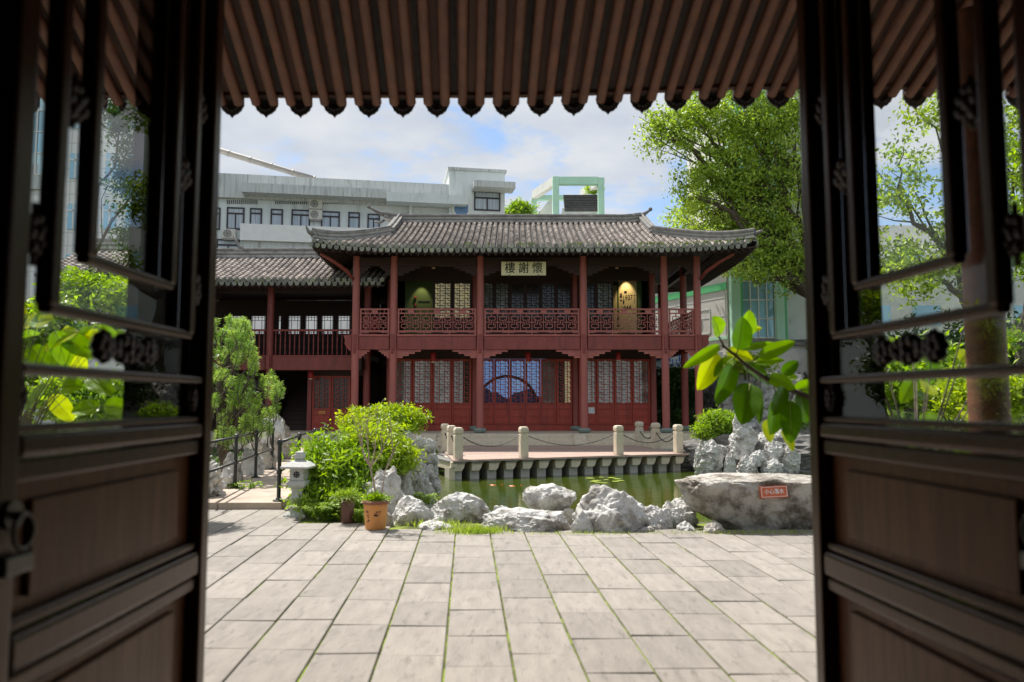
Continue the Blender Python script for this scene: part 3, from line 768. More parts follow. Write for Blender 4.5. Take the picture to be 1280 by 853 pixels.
# ---- roof
M_['soffit'] = mat('dark_soffit_boards', (.040,.017,.013), (.028,.012,.010), rough=.7)
class Roof:
    def __init__(s, xL, xR, yF, yB, gL, gR, ze, zr, yR, U=.30, R=3.4, sideL=True, sideR=True):
        s.__dict__.update(xL=xL, xR=xR, yF=yF, yB=yB, gL=gL, gR=gR, ze=ze, zr=zr, yR=yR, U=U, R=R, sideL=sideL, sideR=sideR)
        s.D = yR - yF
    def z(s, x, y):
        df = min(y - s.yF, s.yB - y)
        if s.sideL and x < s.gL: df = min(df, (x - s.xL) * (s.hip / max(.01, s.gL - s.xL)))
        if s.sideR and x > s.gR: df = min(df, (s.xR - x) * (s.hip / max(.01, s.xR - s.gR)))
        t = max(0, df / s.D)
        zz_ = s.ze + (s.zr - s.ze) * (t * .84 + t * t * .16)
        up = 0
        for cx, on in ((s.xL, s.sideL), (s.xR, s.sideR)):
            if not on: continue
            for cy in (s.yF, s.yB):
                d = math.hypot(x - cx, (y - cy)) / s.R
                if d < 1: up += s.U * (1 - d) ** 2
        return zz_ + up
    hip = 2.7
    def ytop(s, x):
        if s.sideL and x < s.gL: return s.yF + (x - s.xL) * (s.hip / (s.gL - s.xL))
        if s.sideR and x > s.gR: return s.yF + (s.xR - x) * (s.hip / (s.xR - s.gR))
        return s.yR
def barrel(mb, path, r=.078, seg=.21, rng=random):
    """a row of overlapping half-round tiles laid along path"""
    tot = [0]
    for a, c in zip(path[:-1], path[1:]): tot.append(tot[-1] + (c - a).length)
    L = tot[-1]
    if L < .1: return
    def pt(t):
        t = min(max(t, 0), L)
        for i in range(len(tot) - 1):
            if t <= tot[i+1] + 1e-9: return path[i].lerp(path[i+1], (t - tot[i]) / max(1e-9, tot[i+1] - tot[i]))
        return path[-1]
    n = max(1, int(L / seg))
    for k in range(n):
        a, c = pt(k * L / n - .01), pt((k + 1) * L / n + .02)
        d = (c - a).normalized(); side = d.cross(Vector((0, 0, 1))).normalized(); up = side.cross(d).normalized()
        j = rng.uniform(-.007, .007); j2 = rng.uniform(-.007, .007); lift = rng.uniform(.010, .024)
        vs_ = []
        for P, rr, lf, jj in ((a, r * 1.06, lift, j), (c, r * .90, -.002, j2)):
            for m in range(6):
                th = PI * m / 5
                vs_.append(P + side * (math.cos(th) * rr + jj) + up * (math.sin(th) * rr * .95 + lf))
        fs = [(m, m + 1, m + 7, m + 6) for m in range(5)] + [(5, 4, 3, 2, 1, 0)]
        mb.add(vs_, fs)
def build_roof(R, par, pitch=.213, seed=1, back=True, trim=0):
    rng = random.Random(seed)
    tiles, valley, eave = MB(), MB(), MB()
    lines = []      # each: list of points from eave to top, outward dir
    n = int((R.xR - R.xL) / pitch)
    for i in range(n):
        x = R.xL + (i + .5) * (R.xR - R.xL) / n
        yt = R.ytop(x)
        if yt - R.yF < .12: continue
        m = 9; lines.append(([Vector((x, R.yF + (yt - R.yF) * k / m, R.z(x, R.yF + (yt - R.yF) * k / m))) for k in range(m + 1)], Vector((0, -1, 0)), (R.xR - R.xL) / n))
        if back:
            m = 3; lines.append(([Vector((x, R.yB - (yt - R.yF) * k / m, R.z(x, R.yB - (yt - R.yF) * k / m))) for k in range(m + 1)], Vector((0, 1, 0)), (R.xR - R.xL) / n))
    for on, xe, g, sg in ((R.sideL, R.xL, R.gL, 1), (R.sideR, R.xR, R.gR, -1)):
        if not on: continue
        n2 = int((R.yB - R.yF) / pitch)
        for i in range(n2):
            y = R.yF + (i + .5) * (R.yB - R.yF) / n2
            df = min(y - R.yF, R.yB - y); L = min(abs(g - xe), df * abs(g - xe) / R.hip)
            if L < .12: continue
            m = 6; lines.append(([Vector((xe + sg * L * k / m, y, R.z(xe + sg * (L * k / m), y))) for k in range(m + 1)], Vector((-sg, 0, 0)), (R.yB - R.yF) / n2))
    for path, outd, w in lines:
        barrel(tiles, path, r=w * .36, rng=rng)
        side = outd.cross(Vector((0, 0, 1)))
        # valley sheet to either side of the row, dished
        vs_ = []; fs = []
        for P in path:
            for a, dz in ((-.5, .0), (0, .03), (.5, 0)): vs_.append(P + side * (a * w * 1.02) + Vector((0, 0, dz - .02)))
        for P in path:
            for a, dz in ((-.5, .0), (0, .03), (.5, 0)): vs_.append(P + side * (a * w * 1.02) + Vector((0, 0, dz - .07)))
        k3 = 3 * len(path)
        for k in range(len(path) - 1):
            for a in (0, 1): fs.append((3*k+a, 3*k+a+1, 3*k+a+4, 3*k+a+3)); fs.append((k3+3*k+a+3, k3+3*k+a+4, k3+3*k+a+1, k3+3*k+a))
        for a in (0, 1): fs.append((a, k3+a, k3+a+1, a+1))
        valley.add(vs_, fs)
        # eave end tile: hanging tongue in the valley, round end on the row
        P = path[0] + outd * .03
        def disc(c, rx, rz, th, top=.35, nn=12):
            o_ = []
            for q_ in range(nn):
                a_ = 2 * PI * q_ / nn; zz_ = math.sin(a_) * rz
                if zz_ > top * rz: zz_ = top * rz
                o_.append(c + side * (math.cos(a_) * rx) + Vector((0, 0, zz_)))
            b2 = [v - outd * th for v in o_]
            eave.add([*o_, *b2], [tuple(range(nn)), tuple(range(2*nn-1, nn-1, -1))] + [(q_, nn+q_, nn+(q_+1)%nn, (q_+1)%nn) for q_ in range(nn)])
        jz = rng.uniform(-.012, .012)
        disc(P + side * (w / 2) + Vector((0, 0, -.075 + jz)), w * .40, .115, .03)
        disc(P + outd * .012 + Vector((0, 0, .028)), w * .38, w * .37, .05, top=1.1)
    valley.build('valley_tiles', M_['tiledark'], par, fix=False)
    tiles.build('tiles', M_['tile'], par, fix=False)
    eave.build('eave_end_tiles', M_['eavetile'], par, fix=False)
    # soffit
    so = MB(); nx, ny = 30, 14; vs_ = []; fs = []
    for L in (0, -.06):
        for j in range(ny + 1):
            for i in range(nx + 1):
                x = R.xL + .03 + (R.xR - R.xL - .06) * i / nx; y = R.yF + .04 + (R.yB - R.yF - .08) * j / ny
                vs_.append((x, y, R.z(x, y) - .16 + L))
    K = (nx+1)*(ny+1)
    for j in range(ny):
        for i in range(nx):
            a = j*(nx+1)+i; fs.append((a, a+1, a+nx+2, a+nx+1)); fs.append((K+a+nx+1, K+a+nx+2, K+a+1, K+a))
    for i in range(nx): fs.append((i, K+i, K+i+1, i+1)); a = ny*(nx+1)+i; fs.append((a+1, K+a+1, K+a, a))
    for j in range(ny): a = j*(nx+1); fs.append((a+nx+1, K+a+nx+1, K+a, a)); a += nx; fs.append((a, K+a, K+a+nx+1, a+nx+1))
    so.add(vs_, fs); so.build('soffit', M_['soffit'], par)
    ra = MB(); x = R.xL + .25
    while x < R.xR - .2:
        y1_ = min(R.yF + 2.2, R.ytop(x)); ra.bar((x, R.yF + .08, R.z(x, R.yF + .08) - .26), (x, y1_, R.z(x, y1_) - .26), .07, .07); x += .24
    y = R.yF + .25
    while y < R.yB - .2:
        for on, xe, sg in ((R.sideL, R.xL, 1), (R.sideR, R.xR, -1)):
            if on: ra.bar((xe + sg * .08, y, R.z(xe + sg * .08, y) - .26), (xe + sg * 1.0, y, R.z(xe + sg * 1.0, y) - .26), .07, .07)
        y += .24
    ra.build('eave_rafters', M_['soffit'], par)
xL, xR = xat(389, 25.4, 300), xat(946, 25.4, 300)
Z_e = zat(309, 25.4)
ro = Roof(xL, xR, 25.4, 35.6, -4.6, 5.3, Z_e, zat(278, 30.5), 30.5, U=.20, R=3.2)
build_roof(ro, H)
# gable triangles above the hips
for g, s_ in ((ro.gL, -1), (ro.gR, 1)):
    q = MB(); yb = ro.yF + ro.hip; zb = ro.z(g, yb) - .05
    q.prism([(yb, zb), (ro.yB - ro.hip, zb), (ro.yR, ro.z(g, ro.yR) - .02)], 'x', g - .08, g + .08); q.build('gable', M_['plaster'], H)
def ridge(par, pts, w=.20, h=.26, cap=True, name='ridge', bead=True):
    q = MB(); q.sweep(pts, w, h); o = q.build(name, M_['plaster'], par)
    q = MB(); q.sweep(pts, w * 1.6, .065, z0=h); q.sweep(pts, w * 1.35, .05, z0=h * .42); 
    q.tube([Vector(p) + Vector((0, 0, h + .09)) for p in pts], .055, n=8)
    q.build('ridge_cap', M_['ridgecap'], o)
    return o
# main ridge with upswept ends
zr = ro.z(0, ro.yR) - .03
pts = []
for k in range(33):
    x = -5.2 + 10.45 * k / 32
    e = max(0, (-4.4 - x)) + max(0, x - 4.6); pts.append(Vector((x, ro.yR, zr + .05 * e + .10 * e * e)))
ridge(H, pts, w=.24, h=.22)
for sg, P in ((-1, pts[0]), (1, pts[-1])):     # horn finials
    q = MB(); hp = [P + Vector((sg * (.16 if sg < 0 else .10) * k, 0, .24 + (.05 if sg < 0 else .03) * k + .008 * k * k)) for k in range(5)]
    q.tube(hp, [.10, .085, .07, .055, .05], n=8)
    q.lathe(hp[-1], [(.001, -.09), (.075, -.04), (.085, .02), (.05, .075), (.001, .09)], n=10)
    q.tube([P + Vector((sg*.0,0,.02)), P + Vector((sg*.18,0,-.10)), P + Vector((sg*.42,0,-.06))], [.06, .05, .03], n=8)
    q.build('ridge_finial', M_['ridgecap'], H, smooth='all')
# descending ridges and corner ridges sweeping up to the tips
for g, xe, sg in ((ro.gL, ro.xL, -1), (ro.gR, ro.xR, 1)):
    for fy in (1, -1):
        yy = lambda d: (ro.yF + d) if fy > 0 else (ro.yB - d)
        p1 = [Vector((g, yy(ro.D - (ro.D - ro.hip) * k / 8), 0)) for k in range(9)]
        for p in p1: p.z = ro.z(g - sg * .05, p.y) - .02
        ridge(H, p1, w=.20, h=.24)
        p2 = []
        for k in range(17):
            t = k / 16; x = g + (xe - g) * t * .985; y = yy(ro.hip * (1 - t * .985))
            xc = min(max(x, ro.xL + .02), ro.xR - .02); yc = min(max(y, ro.yF + .02), ro.yB - .02)
            p2.append(Vector((x, y, ro.z(xc, yc) + .02 + .10 * max(0, t - .55) ** 2 / .2)))
        ridge(H, p2, w=[.20 - .008 * k for k in range(17)][0], h=.20)
        d = (p2[-1] - p2[-2]).normalized(); a = p2[-1]
        q = MB(); q.tube([a + Vector((0, 0, .12)), a + d * .16 + Vector((0, 0, .18)), a + d * .22 + Vector((0, 0, .27 if sg < 0 else .19)), a + d * .28 + Vector((0, 0, .38 if sg < 0 else .23))], [.085, .065, .045, .025], n=8)
        q.build('corner_tip', M_['ridgecap'], H, smooth='all')
        # curved corner bracket under the eave
        cx = cols[0] if sg < 0 else cols[5]
        if fy > 0:
            q = MB(); q.tube([(cx + sg * .1, YF - .1, Z_ub - .5), (cx + sg * .25, YF - .4, Z_ub - .25), (cx + sg * .6, YF - .8, Z_ub + .0), (cx + sg * 1.0, YF - 1.2, Z_ub + .22)], [.05, .07, .07, .06], n=8)
            q.build('eave_strut', M_['redwood'], H, smooth='all')

# ---- moss growing along the eave
M_['mossleaf'] = mat('yellow_green_moss', (.22,.30,.05), (.14,.20,.04), rough=.9, scale=6, isl=.4)
rng = random.Random(8); q = MB()
for k in range(70):
    x = rng.uniform(4.3, 8.0) if k < 48 else rng.uniform(-3, 4); y = ro.yF + abs(rng.gauss(0, .12)); z = ro.z(min(x, ro.xR), y) + .07
    for j in range(7):
        a = rng.uniform(0, 2*PI); r = rng.uniform(.02, .07); hgt = rng.uniform(.03, .13)
        q.add([(x + math.cos(a)*.01, y, z-.03), (x + math.cos(a)*r - .012, y + math.sin(a)*r, z + hgt*.6), (x + math.cos(a)*r*1.5, y + math.sin(a)*r*1.5, z + hgt), (x + math.cos(a)*r + .012, y + math.sin(a)*r, z + hgt*.6)], [(0,1,2,3)])
tag(q.build('roof_moss', M_['mossleaf'], fix=False), 'yellow green moss and weeds growing on the right eave tiles of the red hall', 'moss', kind='stuff')

# ---- name board, lanterns, exhibits
M_['board'] = mat('pale_yellow_name_board', (.93,.86,.58), (.86,.78,.50), rough=.6, scale=6)
M_['ink'] = mat('black_lettering', (.012,.012,.012), (.02,.02,.02), rough=.6)
M_['whitepaint'] = mat('white_lettering', (.82,.82,.80), (.74,.74,.72), rough=.6)
bx0, bx1 = xat(626.5, YF-.25), xat(683, YF-.25); bz0, bz1 = zat(344.5, YF-.25), zat(329.5, YF-.25)
NB = empty('name_board', ((bx0+bx1)/2, YF - .25, bz0), 'pale yellow name board with three black characters under the eave', 'sign')
q = MB(); q.box(bx0, bx1, YF - .27, YF - .22, bz0, bz1 + .06); bd = q.build('board', M_['board'], NB, bevel=.01)
q = MB(); 
for fx in (.17, .83): q.box(bx0 + (bx1-bx0)*fx - .03, bx0 + (bx1-bx0)*fx + .03, YF - .29, YF - .21, bz0 - .04, bz0 + .012)
q.build('clip', M_['ironblack'], NB)
text_obj('lettering', '樓 謝 懷', M_['ink'], .42, (bx1-bx0) * .84, NB, face_front((bx0+bx1)/2, YF - .275, (bz0+bz1)/2 + .03), ext=.003)
M_['redsilk'] = mat('red_lantern_silk', (.42,.02,.02), (.30,.015,.015), rough=.5)
def lantern(px, py0, py1, y, label, w=.10):
    x = xat(px, y, (py0+py1)/2); z0, z1 = zat(py1, y), zat(py0, y)
    Lr = empty('hanging_lantern', (x, y, z1), label, 'lantern', 'small red lanterns hanging from the porch beams')
    MB().lathe((x, y, 0), [(w*.8, z0 + .02), (w, z0 + .05), (w, z1 - .05), (w*.75, z1 - .02)], n=14).build('shade', M_['redsilk'], Lr, smooth=True)
    MB().lathe((x, y, 0), [(w*.6, z0 - .02), (w*.82, z0), (w*.82, z0 + .02)], n=14).build('rim', M_['poststone'], Lr, smooth=True)
    MB().tube([(x, y, z1 - .02), (x, y, z1 + .5)], .008, n=6).build('cord', M_['ironblack'], Lr)
yl = 28.0
lantern(541.5, 440, 453, yl, 'red lantern hanging above the ground floor lattice doors left of the moon gate')
lantern(660, 440, 453, yl, 'red lantern hanging above the gap between the middle ground floor doors')
lantern(773, 440, 451, yl, 'red lantern hanging above the right ground floor doors')
lantern(542, 329, 335.5, yl, 'tiny red lantern under the upper eave above the lit doorway', .08)
lantern(771, 330, 335.5, yl, 'tiny red lantern under the upper eave above the exhibition panel', .08)
lantern(388.5, 463, 474, 28.9, 'red lantern hanging below the side wing balcony beside the dark staircase')
# exhibits upstairs
M_['panelgreen'] = mat('green_display_wall', (.085,.135,.045), (.06,.10,.03), rough=.7, scale=1)
M_['panelcream'] = mat('cream_display_panel', (.74,.62,.36), (.66,.54,.30), rough=.7, scale=2)
def spot(name, loc, target, energy, size=60, color=(1, .78, .42)):
    l = bpy.data.lights.new(name, 'SPOT'); l.energy = energy; l.spot_size = rad(size); l.spot_blend = .6; l.color = color; l.shadow_soft_size = .04
    o = bpy.data.objects.new(name, l); COL.objects.link(o); o.location = loc
    o.rotation_euler = (Vector(target) - Vector(loc)).to_track_quat('-Z', 'Y').to_euler(); return o
# left: green wall with a lit panel
yp = YW + .9; x0, x1 = xat(505, yp), xat(541, yp)
E1 = empty('display_wall', ((x0+x1)/2, yp, Z_ft), 'green display wall lit by a warm spotlight in the left upper doorway', 'display')
MB().box(x0, x1, yp, yp + .08, Z_ft, Z_ub + .1).build('wall_board', M_['panelgreen'], E1)
MB().box(xat(522, yp), xat(536, yp), yp - .03, yp - .002, zat(377.4, yp), zat(376.4, yp)).build('label_rail', M_['ironblack'], E1)
for py in (372.5, 382): MB().lathe((xat(518.5, yp), yp - .06, zat(py, yp)), [(.001, -.06), (.055, -.03), (.055, .03), (.001, .06)], n=12).build('exhibit_knob', M_['redwood'], E1, smooth=True)
spot('display_spot_light', (xat(525, yp-.5), yp - .42, zat(350, yp)), (xat(525, yp), yp, zat(378, yp)), 26)
# right: cream panel set at an angle, with lettering and a year
ya, yb = YW + 1.5, YW + .45; xa, xb = xat(765, ya), xat(800, yb)
E2 = empty('exhibition_panel', ((xa+xb)/2, yb, Z_ft), 'warm lit exhibition panel with cream text sheet seen through the right upper doorway', 'display')
ang = math.atan2(yb - ya, xb - xa); Lp = math.hypot(xb - xa, yb - ya)
Mp = Matrix.Translation((xa, ya, 0)) @ Matrix.Rotation(ang, 4, 'Z')
MB().box(0, Lp + .1, .0, .08, Z_ft, Z_ub + .25, Mp).build('wall_board', M_['panelgreen'], E2)
pn = MB().box(Lp*.30, Lp*.93, -.03, -.002, Z_ft + .35, zat(350, YW + .9), Mp).build('text_sheet', M_['panelcream'], E2)
MB().box(.02, Lp*.22, -.045, -.012, Z_ft + .3, zat(357, YW + 1.3), Mp).build('pale_sheet', M_['panelcream'], E2)
def ptext(body, s, z, size, w, nm='lettering'):
    Mt = Mp @ Matrix.Translation((s, -.034, z)) @ Matrix.Rotation(PI/2, 4, 'X')
    text_obj(nm, body, M_['ink'], size, w, E2, Mt, ext=.002)
ptext('1937', Lp*.62, zat(373, YW+.9), .30, .46); ptext('1944', Lp*.56, zat(385.5, YW+.9), .26, .48)
q = MB(); rng = random.Random(3)
for (s0, s1, pz0, pz1) in ((.34, .44, 366, 372), (.50, .60, 364, 367), (.45, .52, 375, 380), (.84, .90, 370, 381), (.36, .42, 374, 376)):
    n_ = 5
    for k in range(n_):
        z = zat(pz0 + (pz1 - pz0) * (k + .5) / n_, YW + .9); q.box(Lp*s0, Lp*(s1 - rng.uniform(0, .03)), -.036, -.0305, z - .012, z + .012, Mp)
q.build('small_print', M_['ink'], E2)
spot('panel_spot_light', Mp @ Vector((Lp*.55, -.45, zat(347, YW+.9))), Mp @ Vector((Lp*.55, 0, zat(372, YW+.9))), 30, 75)
# notices on doors
def notice(px0, px1, py0, py1, y, m, label):
    x0, x1, z0, z1 = xat(px0, y, 515), xat(px1, y, 515), zat(py1, y), zat(py0, y)
    Nn = empty('notice', ((x0+x1)/2, y, z0), label, 'notice')
    MB().box(x0, x1, y - .012, y, z0, z1).build('sheet', m, Nn)
    return Nn, x0, x1, z0, z1
nn, x0, x1, z0, z1 = notice(735.6, 743.2, 509.5, 517, YW - .045, M_['whitepaint'], 'white paper notice on the right hand red ground floor doors')
M_['greyblue'] = mat('faint_blue_print', (.45,.52,.60), (.52,.58,.62), rough=.6)
q = MB(); q.box(x0 + .03, x1 - .03, YW - .063, YW - .0575, z0 + .04, z0 + .07); q.box(x0 + .03, x0 + .08, YW - .063, YW - .0575, z0 + .1, z1 - .04); q.box(x1 - .08, x1 - .03, YW - .063, YW - .0575, z0 + .1, z1 - .04); q.build('print', M_['greyblue'], nn)
notice(726.2, 727.6, 509.5, 517, YW - .045, M_['whitepaint'], 'narrow white paper strip beside the column on the right red doors')

# ================================================================== side wing on the left
W = empty('side_wing', (-9.0, 28.5, 0), 'lower red timber side wing with plain baluster balcony left of the hall', 'building')
WY = 28.5
wx = [-15.5, -12.4, xat(336, WY), -5.95]
w_gb, w_ft, w_rt = zat(463, WY), zat(446.5, WY), zat(412, WY)
w_e = zat(351, 27.3)
for x in wx[1:3]:
    MB().lathe((x, WY, 0), [(.125, .1), (.125, w_e + .1)], n=20).build('column', M_['redwood'], W, smooth=True)
    q = MB(); q.box(x - .07, x + .07, WY - .22, WY - .125, w_gb + .02, w_ft + .04); q.build('beam_block', M_['redwood'], W, bevel=.01)
MB().box(-15.6, cols[0] - .14, 26.9, 34.5, -.2, zat(541, 27.5)).build('platform', M_['poststone'], W, bevel=.02)
q = MB()
for k, (yy, z) in enumerate(((26.55, .33), (26.2, .2), (25.85, .08))): q.box(-9.6, -4.3, yy, yy + .36, -.2, z)
q.build('steps', M_['poststone'], W, bevel=.01)
for xa, xb in ((wx[0], wx[1] - .13), (wx[1] + .13, wx[2] - .13), (wx[2] + .13, wx[3])):
    MB().box(xa, xb, WY - .09, WY + .09, w_gb, w_ft).build('floor_beam', M_['redwood'], W, bevel=.012)
    rb = MB(); rb.box(xa, xb, WY - .04, WY + .04, w_rt - .07, w_rt); rb.box(xa, xb, WY - .035, WY + .035, w_ft + .003, w_ft + .07); ro_ = rb.build('balcony_railing', M_['redwood'], W, bevel=.006, seg=1)
    q = MB(); n = int((xb - xa) / .175)
    for k in range(n):
        x = xa + (k + .5) * (xb - xa) / n; h0, h1 = w_ft + .07, w_rt - .07; L = h1 - h0
        q.lathe((x, WY, h0), [(.026, 0), (.026, L*.12), (.016, L*.16), (.030, L*.36), (.020, L*.5), (.030, L*.64), (.016, L*.84), (.026, L*.88), (.026, L)], n=8)
    q.build('balusters', M_['redwood'], ro_, smooth='all')
    MB().box(xa, xb, WY - .08, WY + .08, w_e - .28, w_e - .06).build('eave_beam', M_['darkwood'], W)
MB().box(-15.5, cols[0] - .1, WY + .1, 33.0, w_gb + .02, w_ft - .03).build('upper_floor', M_['shadewood'], W)
MB().box(-15.5, cols[0] - .2, 33.0, 33.1, .1, w_e + .3).build('rear_wall', M_['shadewood'], W)
MB().box(-15.5, cols[0] - .2, WY + .2, 33.1, w_e + .12, w_e + .18).build('ceiling', M_['shadewood'], W)
yb_ = 32.94
for a, c in ((284, 304), (311, 331), (345, 351), (357.5, 375.5), (379, 396.5), (399.5, 416.5), (420, 437.5)):
    window(xat(a, yb_), xat(c, yb_), zat(419, yb_), zat(394, yb_), yb_, W, g=.1)
MB().box(xat(357, 31.5), xat(438, 31.5), 31.5, 31.53, zat(376.2, 31.5), zat(375.0, 31.5)).build('lamp_batten', M_['pane_dim'], W)
# ground floor wall of the wing: dark staircase and two lattice leaves
yg = 29.4
xs0, xs1 = xat(344, yg), xat(385, yg)
MB().box(-15.5, xs0 - .05, yg, yg + .1, .1, w_gb).build('front_wall', M_['shadewood'], W)
MB().box(xs1, xs1 + .16, yg - .08, yg + .08, .3, w_gb).build('door_post', M_['redwood'], W)
q = MB()
for k in range(14): q.box(xs0, xs1, yg + .1 + .24 * k, yg + .36 + .24 * k, .1, .52 + .17 * k)
q.build('staircase', M_['shadewood'], W)
for k in range(2):
    xa = xs1 + .18 + k * .74; leaf(xa, xa + .72, zat(541, yg) + .02, zat(511, yg), zat(470, yg), yg, 'pane_dark', par=W)
q = MB(); q.box(xs1 + .16, cols[0] - .1, yg - .03, yg + .05, zat(470, yg) + .01, w_gb + .2); q.build('transom_board', M_['darkwood'], W)
for a in (290, 310): window(xat(a, yg), xat(a + 16, yg), zat(507, yg), zat(475, yg), yg - .05, W, pane='pane_dark')
M_['orange'] = mat('orange_notice', (.62,.22,.06), (.52,.18,.05), rough=.5)
notice(398.5, 407, 513.5, 518, yg - .05, M_['orange'], 'small orange notice on the lattice doors beside the staircase')
rw = Roof(-12.8, -4.6, 27.3, 33.7, -12.7, -3, w_e, zat(322, 30.5), 30.5, U=.22, R=1.6, sideL=False, sideR=False)
build_roof(rw, W, pitch=.225, seed=4, back=False)
zr2 = rw.z(-6, 30.5) - .02
pts = [Vector((-12.8 + 7.2 * k / 14, 30.5, zr2)) for k in range(15)]
ridge(W, pts, w=.24, h=.26)
q = MB(); P = Vector((-10.9, 30.5, zr2)); q.tube([P + Vector((-.15 * k, 0, .30 + .12 * k + .03*k*k)) for k in range(4)], [.09, .07, .05, .03], n=8); q.build('ridge_finial', M_['ridgecap'], W, smooth='all')
q = MB(); q.prism([(27.4, w_e), (33.6, w_e), (30.5, zr2 + .05)], 'x', -12.86, -12.78); q.build('gable', M_['plaster'], W)
# red bench seat seen behind the end bay railing
B_ = empty('red_chair', (xat(461, 30), 30.0, Z_ft), 'red covered chair standing behind the left end of the balcony railing', 'chair')
x = xat(461, 30)
MB().box(x - .3, x + .3, 29.75, 30.2, Z_ft + .02, Z_ft + .48).build('seat', M_['redsilk'], B_, bevel=.04)
MB().box(x - .3, x + .3, 30.15, 30.25, Z_ft + .485, Z_ft + 1.0).build('backrest', M_['redsilk'], B_, bevel=.04)
# ================================================================== rocks
M_['rock'] = mat('pale_limestone', (.74,.725,.70), (.50,.475,.44), rough=.92, scale=3.6, detail=10, c3=(.23,.20,.17), t3=.55, s3=3.4, bump=1.0, bscale=9, bdist=.07)
M_['rockbrown'] = mat('brown_stained_limestone', (.60,.565,.51), (.34,.30,.255), rough=.92, scale=3.0, detail=10, c3=(.13,.105,.08), t3=.53, s3=3.0, bump=1.0, bscale=8, bdist=.08)
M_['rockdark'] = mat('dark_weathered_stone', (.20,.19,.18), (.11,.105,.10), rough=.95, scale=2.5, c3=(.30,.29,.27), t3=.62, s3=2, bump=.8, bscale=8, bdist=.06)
def _ico(sub):
    import bmesh
    bm = bmesh.new(); bmesh.ops.create_icosphere(bm, subdivisions=sub, radius=1.0)
    v = [tuple(x.co) for x in bm.verts]; f = [tuple(w.index for w in x.verts) for x in bm.faces]; bm.free(); return v, f
ICO = {k: _ico(k) for k in (3, 4, 5, 6)}
def rock(c, dims, seed, label=None, cat='rock', m='rock', sub=5, rough_=.22, facet=.55, cut=.45, group=None, parent=None, name='rock', lean=0.0, rot=0.0, holes=0.0, under=0.0, top=9.0):
    """boulder centred on c=(x,y,zbase); dims = width, depth, height"""
    vs_, fs = ICO[sub]; rng = random.Random(seed); off = Vector((rng.uniform(0, 50), rng.uniform(0, 50), rng.uniform(0, 50)))
    planes = []
    for k in range(9):
        a = rng.uniform(0, 2*PI); e = rng.uniform(-.5, 1.2); planes.append((Vector((math.cos(a)*math.cos(e), math.sin(a)*math.cos(e), math.sin(e))), rng.uniform(.62, .86)))
    md = (dims[0] * dims[1] * dims[2] * 1.4) ** (1/3); sc_ = Vector((dims[0] / md, dims[1] / md, dims[2] * 1.5 / md))
    cr, sr = math.cos(rot), math.sin(rot); out_ = []
    for p in vs_:
        v = Vector(p)
        r = 1.0
        for n_, d_ in planes:
            t = v.dot(n_)
            if t > 0: r = min(r, r * (1 - facet) + facet * min(r, d_ / t))
        w_ = v; v = Vector((v.x * sc_.x, v.y * sc_.y, v.z * sc_.z)); n1_ = noise.noise(v * 1.3 + off); n2_ = noise.noise(v * 3.2 + off); n3_ = noise.noise(v * 8.0 + off); n4_ = noise.noise(v * 19.0 + off); n5_ = abs(noise.noise(v * 5.5 + off * 1.3))
        rdg = 1 - abs(noise.noise(v * 2.3 + off * 2)) * 2
        r *= 1 + rough_ * (n1_ * 1.0 + n2_ * .6 + n3_ * .45 + n4_ * .20 + (rdg - .5) * .35 - max(0, .08 - n5_) * 1.3 - max(0, .05 - abs(n2_)) * 1.4)
        if holes:
            h = abs(noise.noise(v * 2.7 + off * 3)); h2 = noise.noise(v * 4.6 + off * 1.7)
            r *= 1 - holes * max(0, .22 - h) * 2.4 - holes * max(0, h2 - .18) * .9
        v = w_ * r
        z = v.z
        if z < -cut: z = -cut + (z + cut) * .15
        if z > top: z = top + (z - top) * .25
        k = 1.0
        if under: k = 1 - under * max(0, min(1, (.55 - z) / 1.0)) ** 1.5
        x, y = v.x * k * dims[0] / 2, v.y * k * dims[1] / 2
        zz_ = (z + cut) / (1 + cut) * dims[2]
        x += lean * zz_
        out_.append((c[0] + x * cr - y * sr, c[1] + x * sr + y * cr, c[2] + zz_))
    me = bpy.data.meshes.new(name)
    o = bpy.data.objects.new(name, me); COL.objects.link(o)
    P = Vector(parent['wl']) if parent else Vector(c)
    me.from_pydata([(a - P.x, b_ - P.y, d - P.z) for a, b_, d in out_], [], fs); me.materials.append(M_[m])
    me.polygons.foreach_set('use_smooth', [True] * len(fs)); me.set_sharp_from_angle(angle=rad(24))
    if parent: o.parent = parent
    else: o.location = c
    if label: tag(o, label, cat, group)
    return o
def rpx(x0, x1, yt, yb, Y, seed, label, z0=0.0, depth=.8, **k):
    xa, xb = xat(x0, Y, (yt+yb)/2), xat(x1, Y, (yt+yb)/2); zt = zat(yt, Y + .1)
    zb = max(zat(yb, Y), -.4) if z0 is None else z0
    w = (xb - xa)
    return rock(((xa + xb)/2, Y + w * depth * .35, zb - .03), (w * 1.08, w * depth, (zt - zb) * 1.05 + .03), seed, label, **k)
GR = 'boulders lining the near edge of the pond'
rpx(487, 543, 624, 657, 9.85, 11, 'squat grey flat topped boulder right of the orange pot', group=GR, depth=.7, rough_=.16)
rpx(541, 614, 616, 650, 10.2, 12, 'rounded sloping boulder second from the left above the grass tuft', group=GR, depth=.7, rough_=.15, lean=-.15, z0=.02)
rpx(522, 566, 652, 667, 9.45, 13, 'low flat slab of rock lying on the paving edge left of the grass tuft', group=GR, rough_=.15)
rpx(604, 716, 638, 670, 9.35, 14, 'long low grey rock beneath the mushroom shaped boulder', group=GR, depth=.62, rough_=.17, facet=.4)
rpx(648, 727, 606, 640, 10.0, 15, 'mushroom shaped pale boulder resting on the long low rock', z0=.16, group=GR, depth=.95, rough_=.14, under=.40)
rpx(715, 740, 641, 668, 9.25, 16, 'small upright grey stone wedged beside the largest round boulder', group=GR, sub=4)
